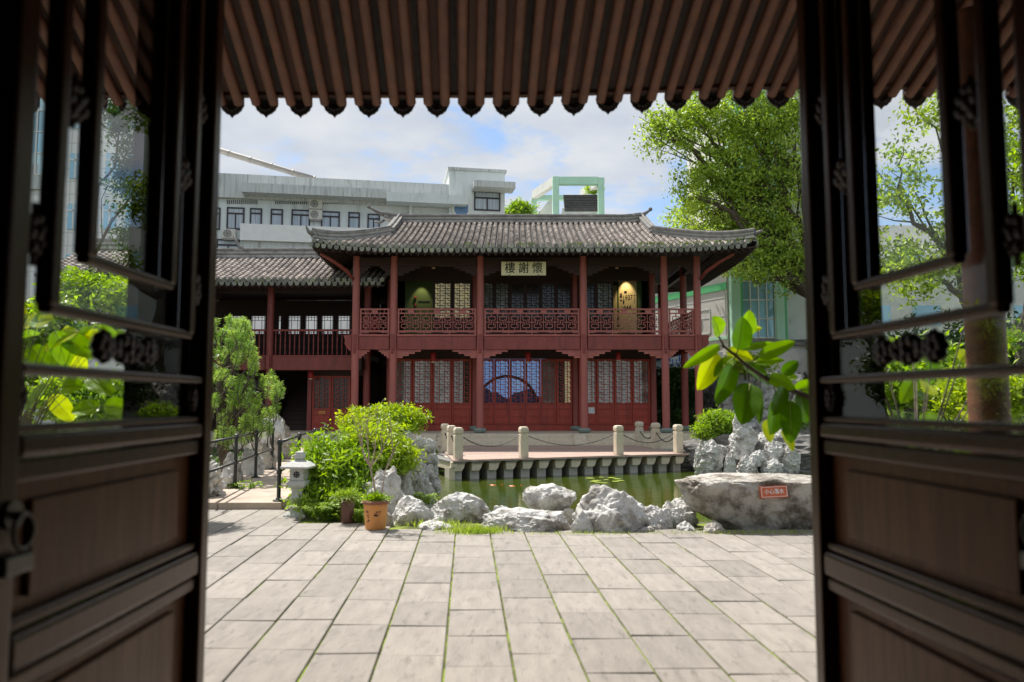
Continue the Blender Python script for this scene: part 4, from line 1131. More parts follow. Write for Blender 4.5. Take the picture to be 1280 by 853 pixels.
rpx(723, 809, 609, 669, 9.35, 27, 'large round pale boulder in the middle of the pond edge', group=GR, depth=.8, rough_=.13, facet=.7, holes=.15)
rpx(797, 846, 634, 669, 9.5, 18, 'knobbly brownish boulder right of the large round one', group=GR, rough_=.22)
rpx(826, 872, 624, 667, 9.75, 19, 'brownish angular boulder touching the left tip of the huge rock', group=GR, rough_=.18, facet=.7)
rpx(881, 908, 652, 668, 9.2, 20, 'small tan stone at the foot of the huge rock', group=GR, m='rockbrown', sub=4)
for i, (x0, x1, yt, yb, Y) in enumerate(((612,640,630,652,9.9),(636,656,640,660,9.7),(536,556,644,660,9.75),(700,722,636,652,9.9),(782,804,650,668,9.35),(800,822,656,670,9.3),(846,870,654,668,9.35),(474,492,640,656,9.75),(722,738,628,646,9.9),(790,806,632,652,9.8))):
    rpx(x0, x1, yt, yb, Y, 200 + i, 'small filler stone packed between the large boulders of the pond edge', group='filler stones packed between the boulders', sub=4, rough_=.2, m=('rock', 'rockbrown')[i % 2])
BR_ = rock((3.28, 9.72, -.02), (2.36, 1.15, .97), 78, 'huge dark fronted boulder with overhanging left tip and orange warning sign', m='rockbrown', sub=6, rough_=.11, facet=.8, under=.42, cut=.55, lean=-.30, top=.45)
# warning plate on the huge boulder
M_['plateorange'] = mat('orange_red_plate', (.60,.13,.045), (.48,.10,.035), rough=.5, scale=20, c3=(.66,.25,.12), t3=.6, s3=12)
from mathutils.bvhtree import BVHTree
_bv = BVHTree.FromPolygons([BR_.location + v.co for v in BR_.data.vertices], [tuple(p.vertices) for p in BR_.data.polygons])
YS = 9.05
for _p in ((952, 608), (952, 622), (967, 615), (983, 608), (983, 622)):
    _d = (at(_p[0], _p[1], 1) - CAM).normalized(); _h = _bv.ray_cast(CAM, _d)
    if _h[0] is not None: YS = min(YS, _h[0].y) if _p != (952, 608) else _h[0].y
YS -= .015
sx, sz = xat(967.5, YS, 615), zat(615, YS)
SG = empty('warning_sign', (sx, YS, sz - .09), 'small orange warning plate with four white characters on the huge boulder', 'sign')
Ms = Matrix.Translation((sx, YS, sz)) @ Matrix.Rotation(rad(-9), 4, 'X') @ Matrix.Rotation(rad(-3), 4, 'Y')
q = MB().box(-.165, .165, -.006, .06, -.073, .073, Ms); q.build('plate', M_['plateorange'], SG, bevel=.004)
q = MB()
for a in ((-.155, .155, .055, .060), (-.155, .155, -.060, -.055), (-.155, -.150, -.055, .055), (.150, .155, -.055, .055)): q.box(a[0], a[1], -.009, -.0065, a[2], a[3], Ms)
q.build('white_border', M_['whitepaint'], SG)
text_obj('lettering', '小心落水', M_['whitepaint'], .066, .235, SG, Ms @ Matrix.Translation((0, -.008, -.0)) @ Matrix.Rotation(PI/2, 4, 'X'), ext=.0015)

# rockery behind the pots (scholar rocks by the pond)
RG = 'stones of the rockery left of the pond'
for i, (x0, x1, yt, yb, Y, z0, lab) in enumerate((
    (452, 498, 588, 650, 10.45, 0, 'pale smooth standing rock behind the orange pot'),
    (488, 516, 590, 622, 11.6, -.2, 'hollowed grey stone low in the rockery beside the pond'),
    (514, 542, 600, 624, 12.2, -.3, 'grey waterside stone at the right foot of the rockery'),
    (500, 530, 570, 602, 12.4, .1, 'knobbly grey stone in the middle of the rockery'),
    (524, 546, 562, 600, 13.0, .0, 'upright blue grey stone at the right edge of the rockery'),
    (494, 520, 533, 566, 13.2, .5, 'tall leaning grey rock at the top of the rockery'),
    (518, 540, 546, 572, 13.6, .5, 'small jagged stone behind the tall leaning rock'),
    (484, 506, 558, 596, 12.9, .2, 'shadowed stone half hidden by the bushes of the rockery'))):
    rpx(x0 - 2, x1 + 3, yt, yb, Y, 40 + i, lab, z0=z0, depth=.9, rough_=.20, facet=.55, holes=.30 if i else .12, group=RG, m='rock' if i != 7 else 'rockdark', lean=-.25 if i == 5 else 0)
for i, (px, py, w) in enumerate(((500,572,20),(512,560,17),(520,580,20),(534,588,18),(507,596,19),(528,606,20),(538,556,15),(496,612,20),(515,612,17),(530,570,14),(541,574,15),(524,552,14),(508,545,15),(543,606,15))):
    rpx(px - w/2, px + w/2, py - w*.5, py + w*.5, 12.6 + .25 * math.sin(i * 2.1), 240 + i, 'fist shaped grey stone stacked in the rockery beside the pond', z0=zat(py + w*.5, 12.6), depth=.9, rough_=.18, facet=.5, holes=.25, sub=4, group='small stacked stones of the left rockery', m='rock')
rock((-2.3, 13.2, -.45), (2.0, 2.6, .62), 61, 'broad low stone base under the rockery at the left pond bank', m='rockdark', rough_=.2)
# rockery on the far right bank
RG2 = 'stones of the rockery on the right bank'
spec = [(872,908,548,592,20.6,-.38,'left hollow boulder of the right bank rockery'),(886,912,556,582,20.9,.2,'cracked stone beside the left hollow boulder'),(905,922,566,592,20.3,-.38,'small waterline stone between the two hollow boulders'),
 (915,952,532,575,21.0,.05,'tall central boulder of the right bank rockery'),(918,936,515,545,21.1,.75,'small knob of stone balanced on the tall central boulder'),(922,952,570,594,20.3,-.38,'broad white waterline stone below the tall central boulder'),
 (948,972,540,566,21.2,.4,'rounded stone right of the tall central boulder'),(955,982,552,580,20.7,-.05,'white lobed boulder near the right end of the rockery'),(956,984,574,594,20.3,-.38,'low waterline stone near the right end of the rockery'),
 (978,1003,556,592,20.6,-.38,'white boulder at the right end of the rockery beside the door'),(964,992,534,556,21.6,.5,'grey stone at the back of the right bank rockery'),(938,962,562,584,20.5,-.1,'flat stone in the middle of the right bank rockery')]
for i, (x0, x1, yt, yb, Y, z0, lab) in enumerate(spec):
    rpx(x0, x1, yt, yb, Y, 80 + i, lab, z0=z0, depth=.9, rough_=.17, facet=.6, holes=.18, group=RG2)
rock((7.6, 22.4, -.45), (6.5, 3.4, 1.15), 99, 'dark low mound of stone behind the right bank rockery', m='rockdark', rough_=.2)
# dark scholar stone and wall side rocks behind the hall's right end
rock((xat(884, 31.5), 31.5, .2), (1.25, 1.0, 2.9), 120, 'tall dark scholar stone standing by the garden wall', m='rockdark', rough_=.3, holes=.6, facet=.2, cut=.9)
rock((xat(872, 31.0), 31.0, .2), (.6, .7, 1.5), 121, 'short dark scholar stone left of the tall one', m='rockdark', rough_=.3, holes=.6, facet=.2, cut=.9)
for i, (p, w, h) in enumerate(((935, 2.6, 3.2), (985, 2.4, 2.6), (1040, 3.0, 2.9))):
    rock((xat(p, 30 + i), 30.0 + i, .1), (w, 1.6, h), 130 + i, ('grey craggy rock stack behind the leafy branch', 'second grey craggy rock stack near the right door', 'broad craggy rock stack seen through the right door glass')[i], m='rock', rough_=.28, holes=.6, facet=.3, cut=.8)
# rocks left of the walkway
RG3 = 'garden rocks left of the railed walkway'
spec = [(276,300,566,605,14.0,0,'low grey rock by the first left railing post'),(298,326,560,598,15.4,0,'broad tan rock between the railing posts'),(318,343,556,590,16.6,0,'pale block shaped rock by the far railing post'),
        (322,352,516,548,19.0,.55,'pointed pale rock beneath the pine'),(334,362,528,562,19.5,.1,'rounded tan rock beside the wing steps'),(270,292,585,612,13.0,0,'dark rock at the door edge beside the walkway'),(300,330,548,580,17.6,.1,'tan rock under the pine branches')]
for i, (x0, x1, yt, yb, Y, z0, lab) in enumerate(spec):
    rpx(x0, x1, yt, yb, Y, 150 + i, lab, z0=z0, depth=.8, rough_=.2, facet=.5, group=RG3, m='rock' if i % 2 else 'rockbrown', sub=4)
for i, (x, y, w, h) in enumerate(((-5.6, 9.0, .9, .9), (-6.4, 11.0, 1.3, 1.1), (-4.9, 12.0, .9, .7), (-7.6, 14.0, 1.6, 1.6))):
    rock((x, y, 0), (w, w * .8, h), 170 + i, ('white pitted rock in the left shrubbery nearest the gate', 'tall white pitted rock in the left shrubbery', 'small white rock beside the walkway edge', 'broad white rock at the back of the left shrubbery')[i], rough_=.25, holes=.5, group='white rocks in the left shrubbery')
for i, (x, y, w, h) in enumerate(((5.6, 9.4, 1.0, .9), (6.9, 11.2, 1.5, 1.3))):
    rock((x, y, 0), (w, w * .8, h), 180 + i, ('dark pitted rock in the right shrubbery near the gate', 'larger dark pitted rock further back in the right shrubbery')[i], m='rockdark', rough_=.28, holes=.6)

# ================================================================== timber and stone deck over the pond
DK = empty('pond_deck', (1.8, 20.5, 0), 'low stone and timber deck jutting over the pond in front of the hall', 'deck')
FL, FR, BL, BRr = Vector((-1.46, 19.0, 0)), Vector((4.98, 21.5, 0)), Vector((-2.45, 25.4, 0)), Vector((4.2, 25.4, 0))
M_['deckstone'] = mat('reddish_deck_planks', (.46,.34,.28), (.34,.24,.20), rough=.8, scale=2.5, stretch=(1,6,1), c3=(.24,.18,.15), t3=.6, s3=2, isl=.12)
n = 15; e = (FR - FL); L = e.length; e.normalize(); nrm = Vector((-e.y, e.x, 0))
q = MB()
for k in range(26):
    t0, t1 = k / 26, (k + 1) / 26 - .002
    a, b_ = FL.lerp(BL, t0), FL.lerp(BL, t1); c, d = FR.lerp(BRr, t0), FR.lerp(BRr, t1)
    q.add([a+Vector((0,0,.10)), c+Vector((0,0,.10)), d+Vector((0,0,.10)), b_+Vector((0,0,.10)), a+Vector((0,0,.145)), c+Vector((0,0,.145)), d+Vector((0,0,.145)), b_+Vector((0,0,.145))], [(3,2,1,0),(4,5,6,7),(0,1,5,4),(1,2,6,5),(2,3,7,6),(3,0,4,7)])
q.build('planks', M_['deckstone'], DK)
Md = Matrix.Translation(FL) @ Matrix.Rotation(math.atan2(e.y, e.x), 4, 'Z')
p = L / n
for k in range(n):
    q = MB(); x0, x1 = k * p + .03, (k + 1) * p - .11
    q.box(x0, x1, .02, 3.9 if k > 2 else 3.2, .055, .098, Md); cp = q.build('cap_slab', M_['ridgecap'], DK, bevel=.006)
    q = MB(); q.prism([(x0 + .02, .053), (x1 - .02, .053), (x1 - .05, -.06), (x1 - .10, -.13), (x0 + .02, -.13)], 'y', .06, 3.6); q2 = MB(); q2.v = [tuple(Md @ Vector(v)) for v in q.v]; q2.f = q.f
    q2.build('stone_beam', M_['poststone'], DK)
    q = MB(); q.box(x0 + .02, x1 - .06, .20, .9, -.6, -.135, Md); q.build('pier', M_['granite'], DK)
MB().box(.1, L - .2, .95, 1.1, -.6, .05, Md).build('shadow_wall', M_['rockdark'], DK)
q = MB(); q.bar(FL + Vector((.02, .05, .03)), BL + Vector((0, 0, .03)), .14, .12); q.build('side_beam', M_['poststone'], DK)
MB().box(FL.x - .1, FL.x + .04, FL.y + .1, FL.y + .25, -.9, -.04).build('corner_pier', M_['poststone'], DK)
# posts with chamfered caps, copies of one
def stone_post():
    P = empty('stone_post', (0, 0, 0), 'x', 'post', 'cream stone chain posts around the pond deck')
    s = .105
    MB().box(-s, s, -s, s, 0, .60).build('shaft', M_['poststone'], P, bevel=.012)
    q = MB(); q.lathe((0, 0, 0), [(.118, .601), (.118, .63), (.155, .66), (.158, .74), (.125, .79), (.06, .80)], n=4, rot=PI/4); q.build('cap', M_['poststone'], P, bevel=.012)
    return P
PP = [(-1.36, 19.35, 'front left corner stone post of the deck'), (.30, 19.95, 'front stone post second from the left on the deck edge'), (2.92, 21.0, 'front stone post third from the left on the deck edge'),
      (4.72, 21.75, 'front right corner stone post of the deck'), (4.43, 23.6, 'stone post behind the right corner post of the deck'), (4.16, 25.0, 'rearmost right stone post of the deck'),
      (-1.66, 20.95, 'stone post behind the left corner post of the deck'), (-1.98, 22.6, 'rearmost left stone post of the deck')]
sp0 = stone_post()
for i, (x, y, lab) in enumerate(PP):
    o = sp0 if i == 0 else copy_tree(sp0)
    o.location = (x, y, .146); o['label'] = lab; o.rotation_euler = (0, 0, rad(18))
def chain(a, b_, sag, lab):
    q = MB(); n = 46; pts = []
    for k in range(n + 1):
        t = k / n; p_ = a.lerp(b_, t); p_.z -= sag * 4 * t * (1 - t); pts.append(p_)
    for k in range(n):
        c = (pts[k] + pts[k+1]) / 2; d = (pts[k+1] - pts[k]); l = d.length * .72; d.normalize()
        up_ = Vector((0, 0, 1)) if k % 2 else d.cross(Vector((0, 0, 1))).normalized()
        sd_ = up_; w = .016
        ring = [c + d * (l * math.cos(t)) * .9 + sd_ * (w * math.sin(t)) for t in [2*PI*j/8 for j in range(9)]]
        q.tube(ring, .0075, n=5, caps=False)
    tag(q.build('chain', M_['chain'], None, fix=False), lab, 'chain', 'steel chains hanging between the deck posts')
def cpt(i, dx=0): return Vector((PP[i][0] + dx, PP[i][1], .146 + .56))
chain(cpt(0, .11), cpt(1, -.11), .26, 'steel chain between the two leftmost front deck posts')
chain(cpt(1, .11), cpt(2, -.11), .28, 'long steel chain between the middle front deck posts')
chain(cpt(2, .11), cpt(3, -.11), .26, 'steel chain between the two rightmost front deck posts')
chain(cpt(3, -.05), cpt(4), .30, 'steel chain from the right corner deck post to the one behind it')
chain(cpt(4), cpt(5), .28, 'steel chain at the rear right of the deck')
chain(cpt(0), cpt(6), .2, 'steel chain from the left corner deck post to the one behind it')
chain(cpt(6), cpt(7), .2, 'steel chain at the rear left of the deck')
# lily pads and koi
M_['lily'] = mat('yellow_green_lily_pad', (.34,.40,.06), (.22,.30,.04), rough=.4, scale=6, isl=.3)
rng = random.Random(2)
for k in range(11):
    px = (738,746,752,758,765,772,748,756,770,776,742)[k]; py = (597,600,596,599,596.5,598,602,603,601,600,601)[k]
    Y = 1.95 * F / (py - 502.0); x = xat(px, Y, py); r = rng.uniform(.07, .12)
    q = MB(); poly = [(x + r * math.cos(a), Y + r * math.sin(a)) for a in [.35 + 5.6 * j / 14 for j in range(15)]] + [(x + .01, Y)]
    q.prism(poly, 'z', WZ + .004 + .001 * (k % 3), WZ + .012 + .001 * (k % 3))
    tag(q.build('lily_pad', M_['lily']), 'small yellow green lily pad in the floating cluster before the deck', 'lily pad', 'lily pads floating in front of the deck')
M_['koi'] = mat('orange_koi_skin', (.75,.20,.03), (.68,.15,.02), rough=.3)
for k, (px, py, lab) in enumerate(((618, 605, 'orange koi at the left of the pond near the deck'), (642, 606, 'orange koi swimming below the middle of the deck'))):
    Y = 1.95 * F / (py - 502.0); x = xat(px, Y, py)
    q = MB(); q.tube([(x - .15 + .30 * j / 8, Y + .02 * math.sin(j), WZ - .018) for j in range(9)], [.01, .020, .028, .03, .026, .02, .014, .008, .018], n=8)
    q.add([(x+.13, Y, WZ), (x+.20, Y-.04, WZ+.02), (x+.18, Y, WZ), (x+.20, Y+.04, WZ+.02)], [(0,1,2,3)])
    tag(q.build('koi', M_['koi'], None, smooth='all'), lab, 'fish', 'orange koi in the pond')

# ================================================================== stepped stone walkway with black railings
M_['walk'] = mat('brownish_stone_walk', (.50,.41,.33), (.38,.30,.24), rough=.85, scale=2, c3=(.28,.22,.18), t3=.58, s3=2.5, bump=.2, bscale=40, isl=.12)
q = MB(); wd = Vector((-1.1, 7.6, 0)).normalized(); 
for k in range(10):
    y0 = 11.2 + 1.42 * k; sh = -.155 * (y0 - 11.2); sh2 = -.155 * (y0 + 1.41 - 11.2)
    for j, (xa, xb) in enumerate(((-5.55, -4.28), (-4.272, -3.35))):
        q.add([(xa+sh, y0, -.1), (xb+sh, y0, -.1), (xb+sh2, y0+1.41, -.1), (xa+sh2, y0+1.41, -.1), (xa+sh, y0, .135), (xb+sh, y0, .135), (xb+sh2, y0+1.41, .135), (xa+sh2, y0+1.41, .135)], [(3,2,1,0),(4,5,6,7),(0,1,5,4),(1,2,6,5),(2,3,7,6),(3,0,4,7)])
tag(q.build('walkway', M_['walk'], bevel=.012), kind='structure')
def rail_post(): 
    P = empty('railing_post', (0, 0, 0), 'x', 'post', 'black iron railing posts along the walkway')
    MB().lathe((0, 0, 0), [(.029, .02), (.029, .40), (.040, .405), (.040, .46), (.029, .465), (.029, .82), (.040, .825), (.043, .87), (.030, .90), (.012, .91)], n=16).build('shaft', M_['ironblack'], P, smooth=True)
    MB().lathe((0, 0, 0), [(.085, 0), (.085, .018), (.045, .026), (.040, .05), (.030, .055)], n=18).build('foot', M_['ironblack'], P, smooth=True)
    return P
ps = rail_post()
posts = [(-3.44, 11.35, 'nearest black railing post on the right side of the walkway'), (-4.70, 13.05, 'nearest black railing post on the left side of the walkway'), (-4.94, 14.8, 'middle black railing post on the left side of the walkway'), (-5.22, 16.7, 'far black railing post on the left side of the walkway'),
         (-3.78, 13.6, 'second black railing post on the right side of the walkway'), (-4.10, 15.9, 'third black railing post on the right side of the walkway'), (-4.42, 18.1, 'far black railing post on the right side of the walkway')]
for i, (x, y, lab) in enumerate(posts):
    o = ps if i == 0 else copy_tree(ps)
    o.location = (x, y, .136); o['label'] = lab
Rl = empty('handrail', (-4.9, 14, .9), 'black iron double handrail on the left side of the walkway', 'handrail')
l0 = Vector((-4.50, 11.4, 0))
for zz_ in (.136 + .86, .136 + .43): MB().tube([Vector((-4.46, 11.3, zz_)), Vector((-4.70, 13.05, zz_)), Vector((-4.94, 14.8, zz_)), Vector((-5.22, 16.7, zz_))], .02, n=10).build('rail', M_['ironblack'], Rl, smooth='all')
Rr = empty('handrail', (-4.0, 14, .9), 'black iron double handrail on the right side of the walkway', 'handrail')
for zz_ in (.136 + .86, .136 + .43): MB().tube([Vector((-3.44, 11.35, zz_)), Vector((-3.78, 13.6, zz_)), Vector((-4.10, 15.9, zz_)), Vector((-4.42, 18.1, zz_))], .02, n=10).build('rail', M_['ironblack'], Rr, smooth='all')

# ================================================================== stone lantern
M_['lanternstone'] = mat('white_grey_granite', (.54,.54,.52), (.44,.44,.42), rough=.85, scale=30, detail=3, bump=.15, bscale=90)
lx, ly = xat(372, 10.55, 640), 10.6
SL_ = empty('stone_lantern', (lx, ly, 0), 'small pale granite garden lantern with square lattice window and flared roof', 'lantern')
def sq(nm, prof, bev=.006, par=SL_, n=4): return MB().lathe((lx, ly, 0), prof, n=n, rot=PI/4 - .12).build(nm, M_['lanternstone'], par, bevel=bev)
k2 = 1.414
sq('base', [(.165*k2, .0), (.160*k2, .055), (.105*k2, .10), (.085*k2, .13)])
sq('shaft', [(.085*k2, .131), (.075*k2, .20), (.088*k2, .25), (.088*k2, .29), (.072*k2, .33), (.085*k2, .42)])
sq('platform', [(.105*k2, .421), (.130*k2, .45), (.130*k2, .50), (.105*k2, .52)])
bxx = sq('light_box', [(.100*k2, .521), (.100*k2, .685)])
sq('roof', [(.195*k2, .687), (.200*k2, .712), (.12*k2, .765), (.055*k2, .79), (.05*k2, .80)])
sq('finial', [(.05*k2, .801), (.062*k2, .82), (.062*k2, .86), (.045*k2, .885), (.05*k2, .90), (.02*k2, .915)])
Ml = Matrix.Translation((lx, ly, 0)) @ Matrix.Rotation(-.12, 4, 'Z')
wd_ = MB(); 
for i in range(3):
    for j in range(3):
        if (i, j) in ((0,0),(2,2),(0,2),(2,0)): continue
        wd_.box(-.045 + .031 * i, -.018 + .031 * i, -.104, -.1005, .558 + .031 * j, .585 + .031 * j, Ml)
for i in (0, 1):
    for j in (0, 1): wd_.box(-.038 + .055*i, -.020 + .055*i, -.104, -.1005, .566 + .055*j, .584 + .055*j, Ml)
wd_.build('window_opening', M_['ink'], bxx)

# ================================================================== flower pots
M_['clay'] = mat('orange_glazed_pot', (.70,.30,.08), (.60,.24,.06), rough=.45, scale=4, c3=(.30,.12,.05), t3=.63, s3=7)
M_['claydark'] = mat('dark_brown_glazed_pot', (.13,.055,.035), (.08,.035,.025), rough=.35, scale=6)
M_['clayrim'] = mat('red_brown_pot_rim', (.28,.10,.06), (.20,.07,.045), rough=.45, scale=6)
px_, py_ = xat(469.5, 9.5, 650), 9.5
PT = empty('flower_pot', (px_, py_, 0), 'round orange flower pot with dark painted marks holding a bare leafed sapling', 'pot')
MB().lathe((px_, py_, 0), [(.105, .035), (.125, .045), (.148, .33), (.148, .345)], n=36).build('body', M_['clay'], PT, smooth=True)
MB().lathe((px_, py_, 0), [(.150, .346), (.172, .350), (.176, .375), (.165, .39), (.13, .388)], n=36).build('rim', M_['clayrim'], PT, smooth=True)
MB().lathe((px_, py_, 0), [(.124, .0), (.130, .012), (.128, .036), (.11, .037)], n=36).build('foot', M_['clayrim'], PT, smooth=True)
q = MB(); rng = random.Random(4)
def on_pot(ang, z, w, h):
    r = .125 + (z - .045) * .081 + .0015
    vs_ = [(px_ + (r) * math.sin(ang + a), py_ - (r) * math.cos(ang + a), z + b_) for b_ in (-h/2, h/2) for a in (-w/2, 0, w/2)]
    vs_ += [(px_ + (r+.002) * math.sin(ang + a), py_ - (r+.002) * math.cos(ang + a), z + b_) for b_ in (-h/2, h/2) for a in (-w/2, 0, w/2)]
    q.add(vs_, [(6,7,10,9),(7,8,11,10),(0,3,4,1),(1,4,5,2),(0,1,7,6),(1,2,8,7),(3,9,10,4),(4,10,11,5),(0,6,9,3),(2,5,11,8)])
for z in (.27, .21, .15): 
    for j in range(4): on_pot(-.55 + rng.uniform(-.09, .09), z + rng.uniform(-.02, .02), rng.uniform(.05, .16), rng.uniform(.005, .012))
for j in range(14): on_pot(.35 + rng.uniform(-.25, .22), .235 + rng.uniform(-.03, .03), rng.uniform(.05, .22), rng.uniform(.005, .011))
q.build('painted_marks', M_['ink'], PT)
MB().lathe((px_, py_, 0), [(.01, .35), (.145, .352), (.14, .372), (.01, .38)], n=24).build('soil', M_['soil'], PT)
qx, qy = xat(434, 9.95, 640), 9.95
PB = empty('flower_pot', (qx, qy, 0), 'slim dark brown hexagonal flower pot with ferny greenery left of the orange pot', 'pot')
MB().lathe((qx, qy, 0), [(.075, .02), (.080, .05), (.098, .31), (.118, .33), (.118, .355), (.09, .355)], n=6).build('body', M_['claydark'], PB, bevel=.006)
MB().lathe((qx, qy, 0), [(.095, .0), (.098, .022), (.078, .03)], n=6).build('foot', M_['claydark'], PB, bevel=.004)
# ================================================================== foliage
def leafmat(n, c1, c2, tr=.35, isl=.35, rough=.45): return mat(n, c1, c2, rough=rough, scale=1.2, isl=isl, trans=tr, spec=.4)
M_['camphor'] = leafmat('camphor_leaves', (.44,.54,.10), (.16,.25,.04), .42, .6)
M_['darkleaf'] = leafmat('dark_green_leaves', (.06,.12,.02), (.03,.07,.012), .3, .4)
M_['limeleaf'] = leafmat('lime_shrub_leaves', (.42,.50,.05), (.22,.33,.035), .42, .4)
M_['brightleaf'] = leafmat('bright_shrub_leaves', (.34,.46,.06), (.15,.27,.03), .42, .5)
M_['pine'] = leafmat('pine_needles', (.42,.55,.13), (.20,.34,.07), .35, .45)
M_['fern'] = leafmat('fern_fronds', (.36,.46,.08), (.16,.27,.04), .38, .4)
M_['grass'] = leafmat('grass_blades', (.42,.50,.10), (.24,.34,.06), .4, .45)
M_['deepgreen'] = leafmat('glossy_deep_green_leaves', (.035,.10,.012), (.02,.06,.008), .25, .3, .3)
M_['bark'] = mat('grey_brown_bark', (.13,.10,.075), (.075,.06,.045), rough=.95, scale=6, stretch=(3,3,.7), bump=.5, bscale=14)
M_['twig'] = mat('pale_pinkish_twig', (.42,.33,.27), (.30,.22,.17), rough=.85, scale=9)
def leaves(name, m, P, size, parent=None, seed=0, aspect=.5, up=.5, vary=.35, dirs=None, fold=.25, droop=0.0):
    """one mesh of folded leaf blades, P an (n,3) array of leaf bases"""
    r = np.random.default_rng(seed); P = np.asarray(P, float); n = len(P)
    d = r.normal(size=(n, 3)) if dirs is None else np.asarray(dirs, float) + r.normal(size=(n, 3)) * .35
    d[:, 2] -= droop
    d /= np.linalg.norm(d, axis=1, keepdims=True) + 1e-9
    nn = r.normal(size=(n, 3)) + np.array([0, 0, up * 2.2]); nn -= d * (nn * d).sum(1, keepdims=True); nn /= np.linalg.norm(nn, axis=1, keepdims=True) + 1e-9
    s = np.cross(d, nn); L = size * (1 + vary * r.uniform(-1, 1, (n, 1)))
    w = L * aspect * .5
    v = np.empty((n, 4, 3)); v[:, 0] = P; v[:, 1] = P + d * L * .45 + s * w + nn * w * fold; v[:, 2] = P + d * L - nn * L * .06; v[:, 3] = P + d * L * .45 - s * w + nn * w * fold
    if parent is not None: v -= np.array(parent['wl'])
    me = bpy.data.meshes.new(name); me.vertices.add(n * 4); me.vertices.foreach_set('co', v.reshape(-1))
    me.loops.add(n * 6); me.polygons.add(n * 2)
    idx = (np.arange(n)[:, None] * 4 + np.array([0, 1, 2, 0, 2, 3])).reshape(-1)
    me.loops.foreach_set('vertex_index', idx.astype(np.int32)); me.polygons.foreach_set('loop_start', np.arange(0, n * 6, 3).astype(np.int32))
    me.update(calc_edges=True); me.validate(); me.materials.append(m)
    o = bpy.data.objects.new(name, me); COL.objects.link(o)
    if parent is not None: o.parent = parent
    return o
def tufts(ells, n_tuft, n_leaf, rt, seed, shell=.55):
    """leaf positions: tufts spread through ellipsoids (cx,cy,cz,rx,ry,rz), denser to the outside"""
    r = np.random.default_rng(seed); E_ = np.array(ells, float); vol = (E_[:, 3] * E_[:, 4] * E_[:, 5]) ** .75; pr = vol / vol.sum()
    k = r.choice(len(E_), n_tuft, p=pr); u = r.normal(size=(n_tuft, 3)); u /= np.linalg.norm(u, axis=1, keepdims=True)
    rr = (shell + (1 - shell) * r.random((n_tuft, 1))) * (1 + .22 * r.normal(size=(n_tuft, 1)) * .6)
    C = E_[k, :3] + u * rr * E_[k, 3:]
    s = rt * (.55 + .9 * r.random((n_tuft, 1, 1)))
    P = C[:, None, :] + r.normal(size=(n_tuft, n_leaf, 3)) * s * np.array([1, 1, .45])
    return P.reshape(-1, 3), C
def limb(mb, p, q, r0, r1, seed, wob=.08, n=7):
    rg = random.Random(seed); p, q = Vector(p), Vector(q); L = (q - p).length; pts = []
    for k in range(n + 1):
        t = k / n; o_ = Vector((rg.uniform(-1, 1), rg.uniform(-1, 1), rg.uniform(-1, 1))) * wob * L * math.sin(PI * t) * .6
        pts.append(p.lerp(q, t) + o_ + Vector((0, 0, L * .10 * math.sin(PI * t))))
    mb.tube(pts, [r0 + (r1 - r0) * k / n for k in range(n + 1)], n=8); return pts
def tree(name, base, ells, label, leafm, n_tuft, n_leaf, rt, size, seed, trunk_r=.22, group=None, cat='tree', fork=None, nlimb=14, aspect=.5, extra=None, barkm='bark', up=.5):
    T = empty(name, base, label, cat, group); rg = random.Random(seed)
    tb = MB(); fork = fork or (base[0], base[1], base[2] + 2.5)
    limb(tb, base, fork, trunk_r, trunk_r * .75, seed, .05); tr_o = tb.build('trunk', M_[barkm], T, smooth='all')
    P, C = tufts(ells, n_tuft, n_leaf, rt, seed, shell=.35)
    lb = MB()
    for e in ells: 
        m_ = limb(lb, fork, (e[0], e[1], e[2] - e[5] * .2), trunk_r * .5, trunk_r * .16, seed + int(e[0] * 10), .12)
        for j in range(max(2, nlimb // len(ells))):
            a = rg.choice(m_[3:]); u = Vector((rg.gauss(0, 1), rg.gauss(0, 1), rg.gauss(0, 1) + .3)).normalized()
            limb(lb, a, (e[0] + u.x * e[3] * .85, e[1] + u.y * e[4] * .85, e[2] + u.z * e[5] * .85), trunk_r * .15, trunk_r * .03, rg.randint(0, 9999), .12, 5)
    lb.build('limbs', M_[barkm], T, smooth='all')
    if extra is not None: P = np.vstack([P, extra])
    leaves('crown', M_[leafm], P, size, T, seed, aspect=aspect, up=up)
    return T
def E(px, py, Y, rpx_, rpy, ry=None):
    c = at(px, py, Y); k = Y / F; return (c.x, c.y, c.z, rpx_ * k, ry or rpx_ * k * .9, rpy * k)

# ---- camphor tree at the upper right
Yc = 31.5
ells = [E(838,165,Yc,42,32), E(880,145,Yc,46,34), E(920,175,Yc+.5,52,44), E(962,150,Yc,56,44), E(900,215,Yc,42,34), E(870,240,Yc-.5,30,40), E(850,285,Yc+6,26,22), E(935,240,Yc+.5,50,44),
        E(975,215,Yc,46,50), E(905,280,Yc+1,44,30), E(955,290,Yc,46,40), E(985,330,Yc,36,42), E(925,328,Yc+1,36,24), E(880,262,Yc+1,36,24), E(960,345,Yc-.5,32,20), E(818,150,Yc,24,22), E(885,298,Yc+6,40,16),
        E(1030,130,Yc,50,40), E(1040,250,Yc+1,50,40), E(1100,330,Yc,50,30), E(1020,60,Yc,70,50), E(930,100,Yc,50,30)]
tree('camphor_tree', (13.6, 32.5, 0), ells, 'tall camphor tree with bright yellow green crown over the right end of the hall', 'camphor', 1250, 46, .27, .16, 5, trunk_r=.40, fork=(13.0, 32.3, 6.0), nlimb=90)
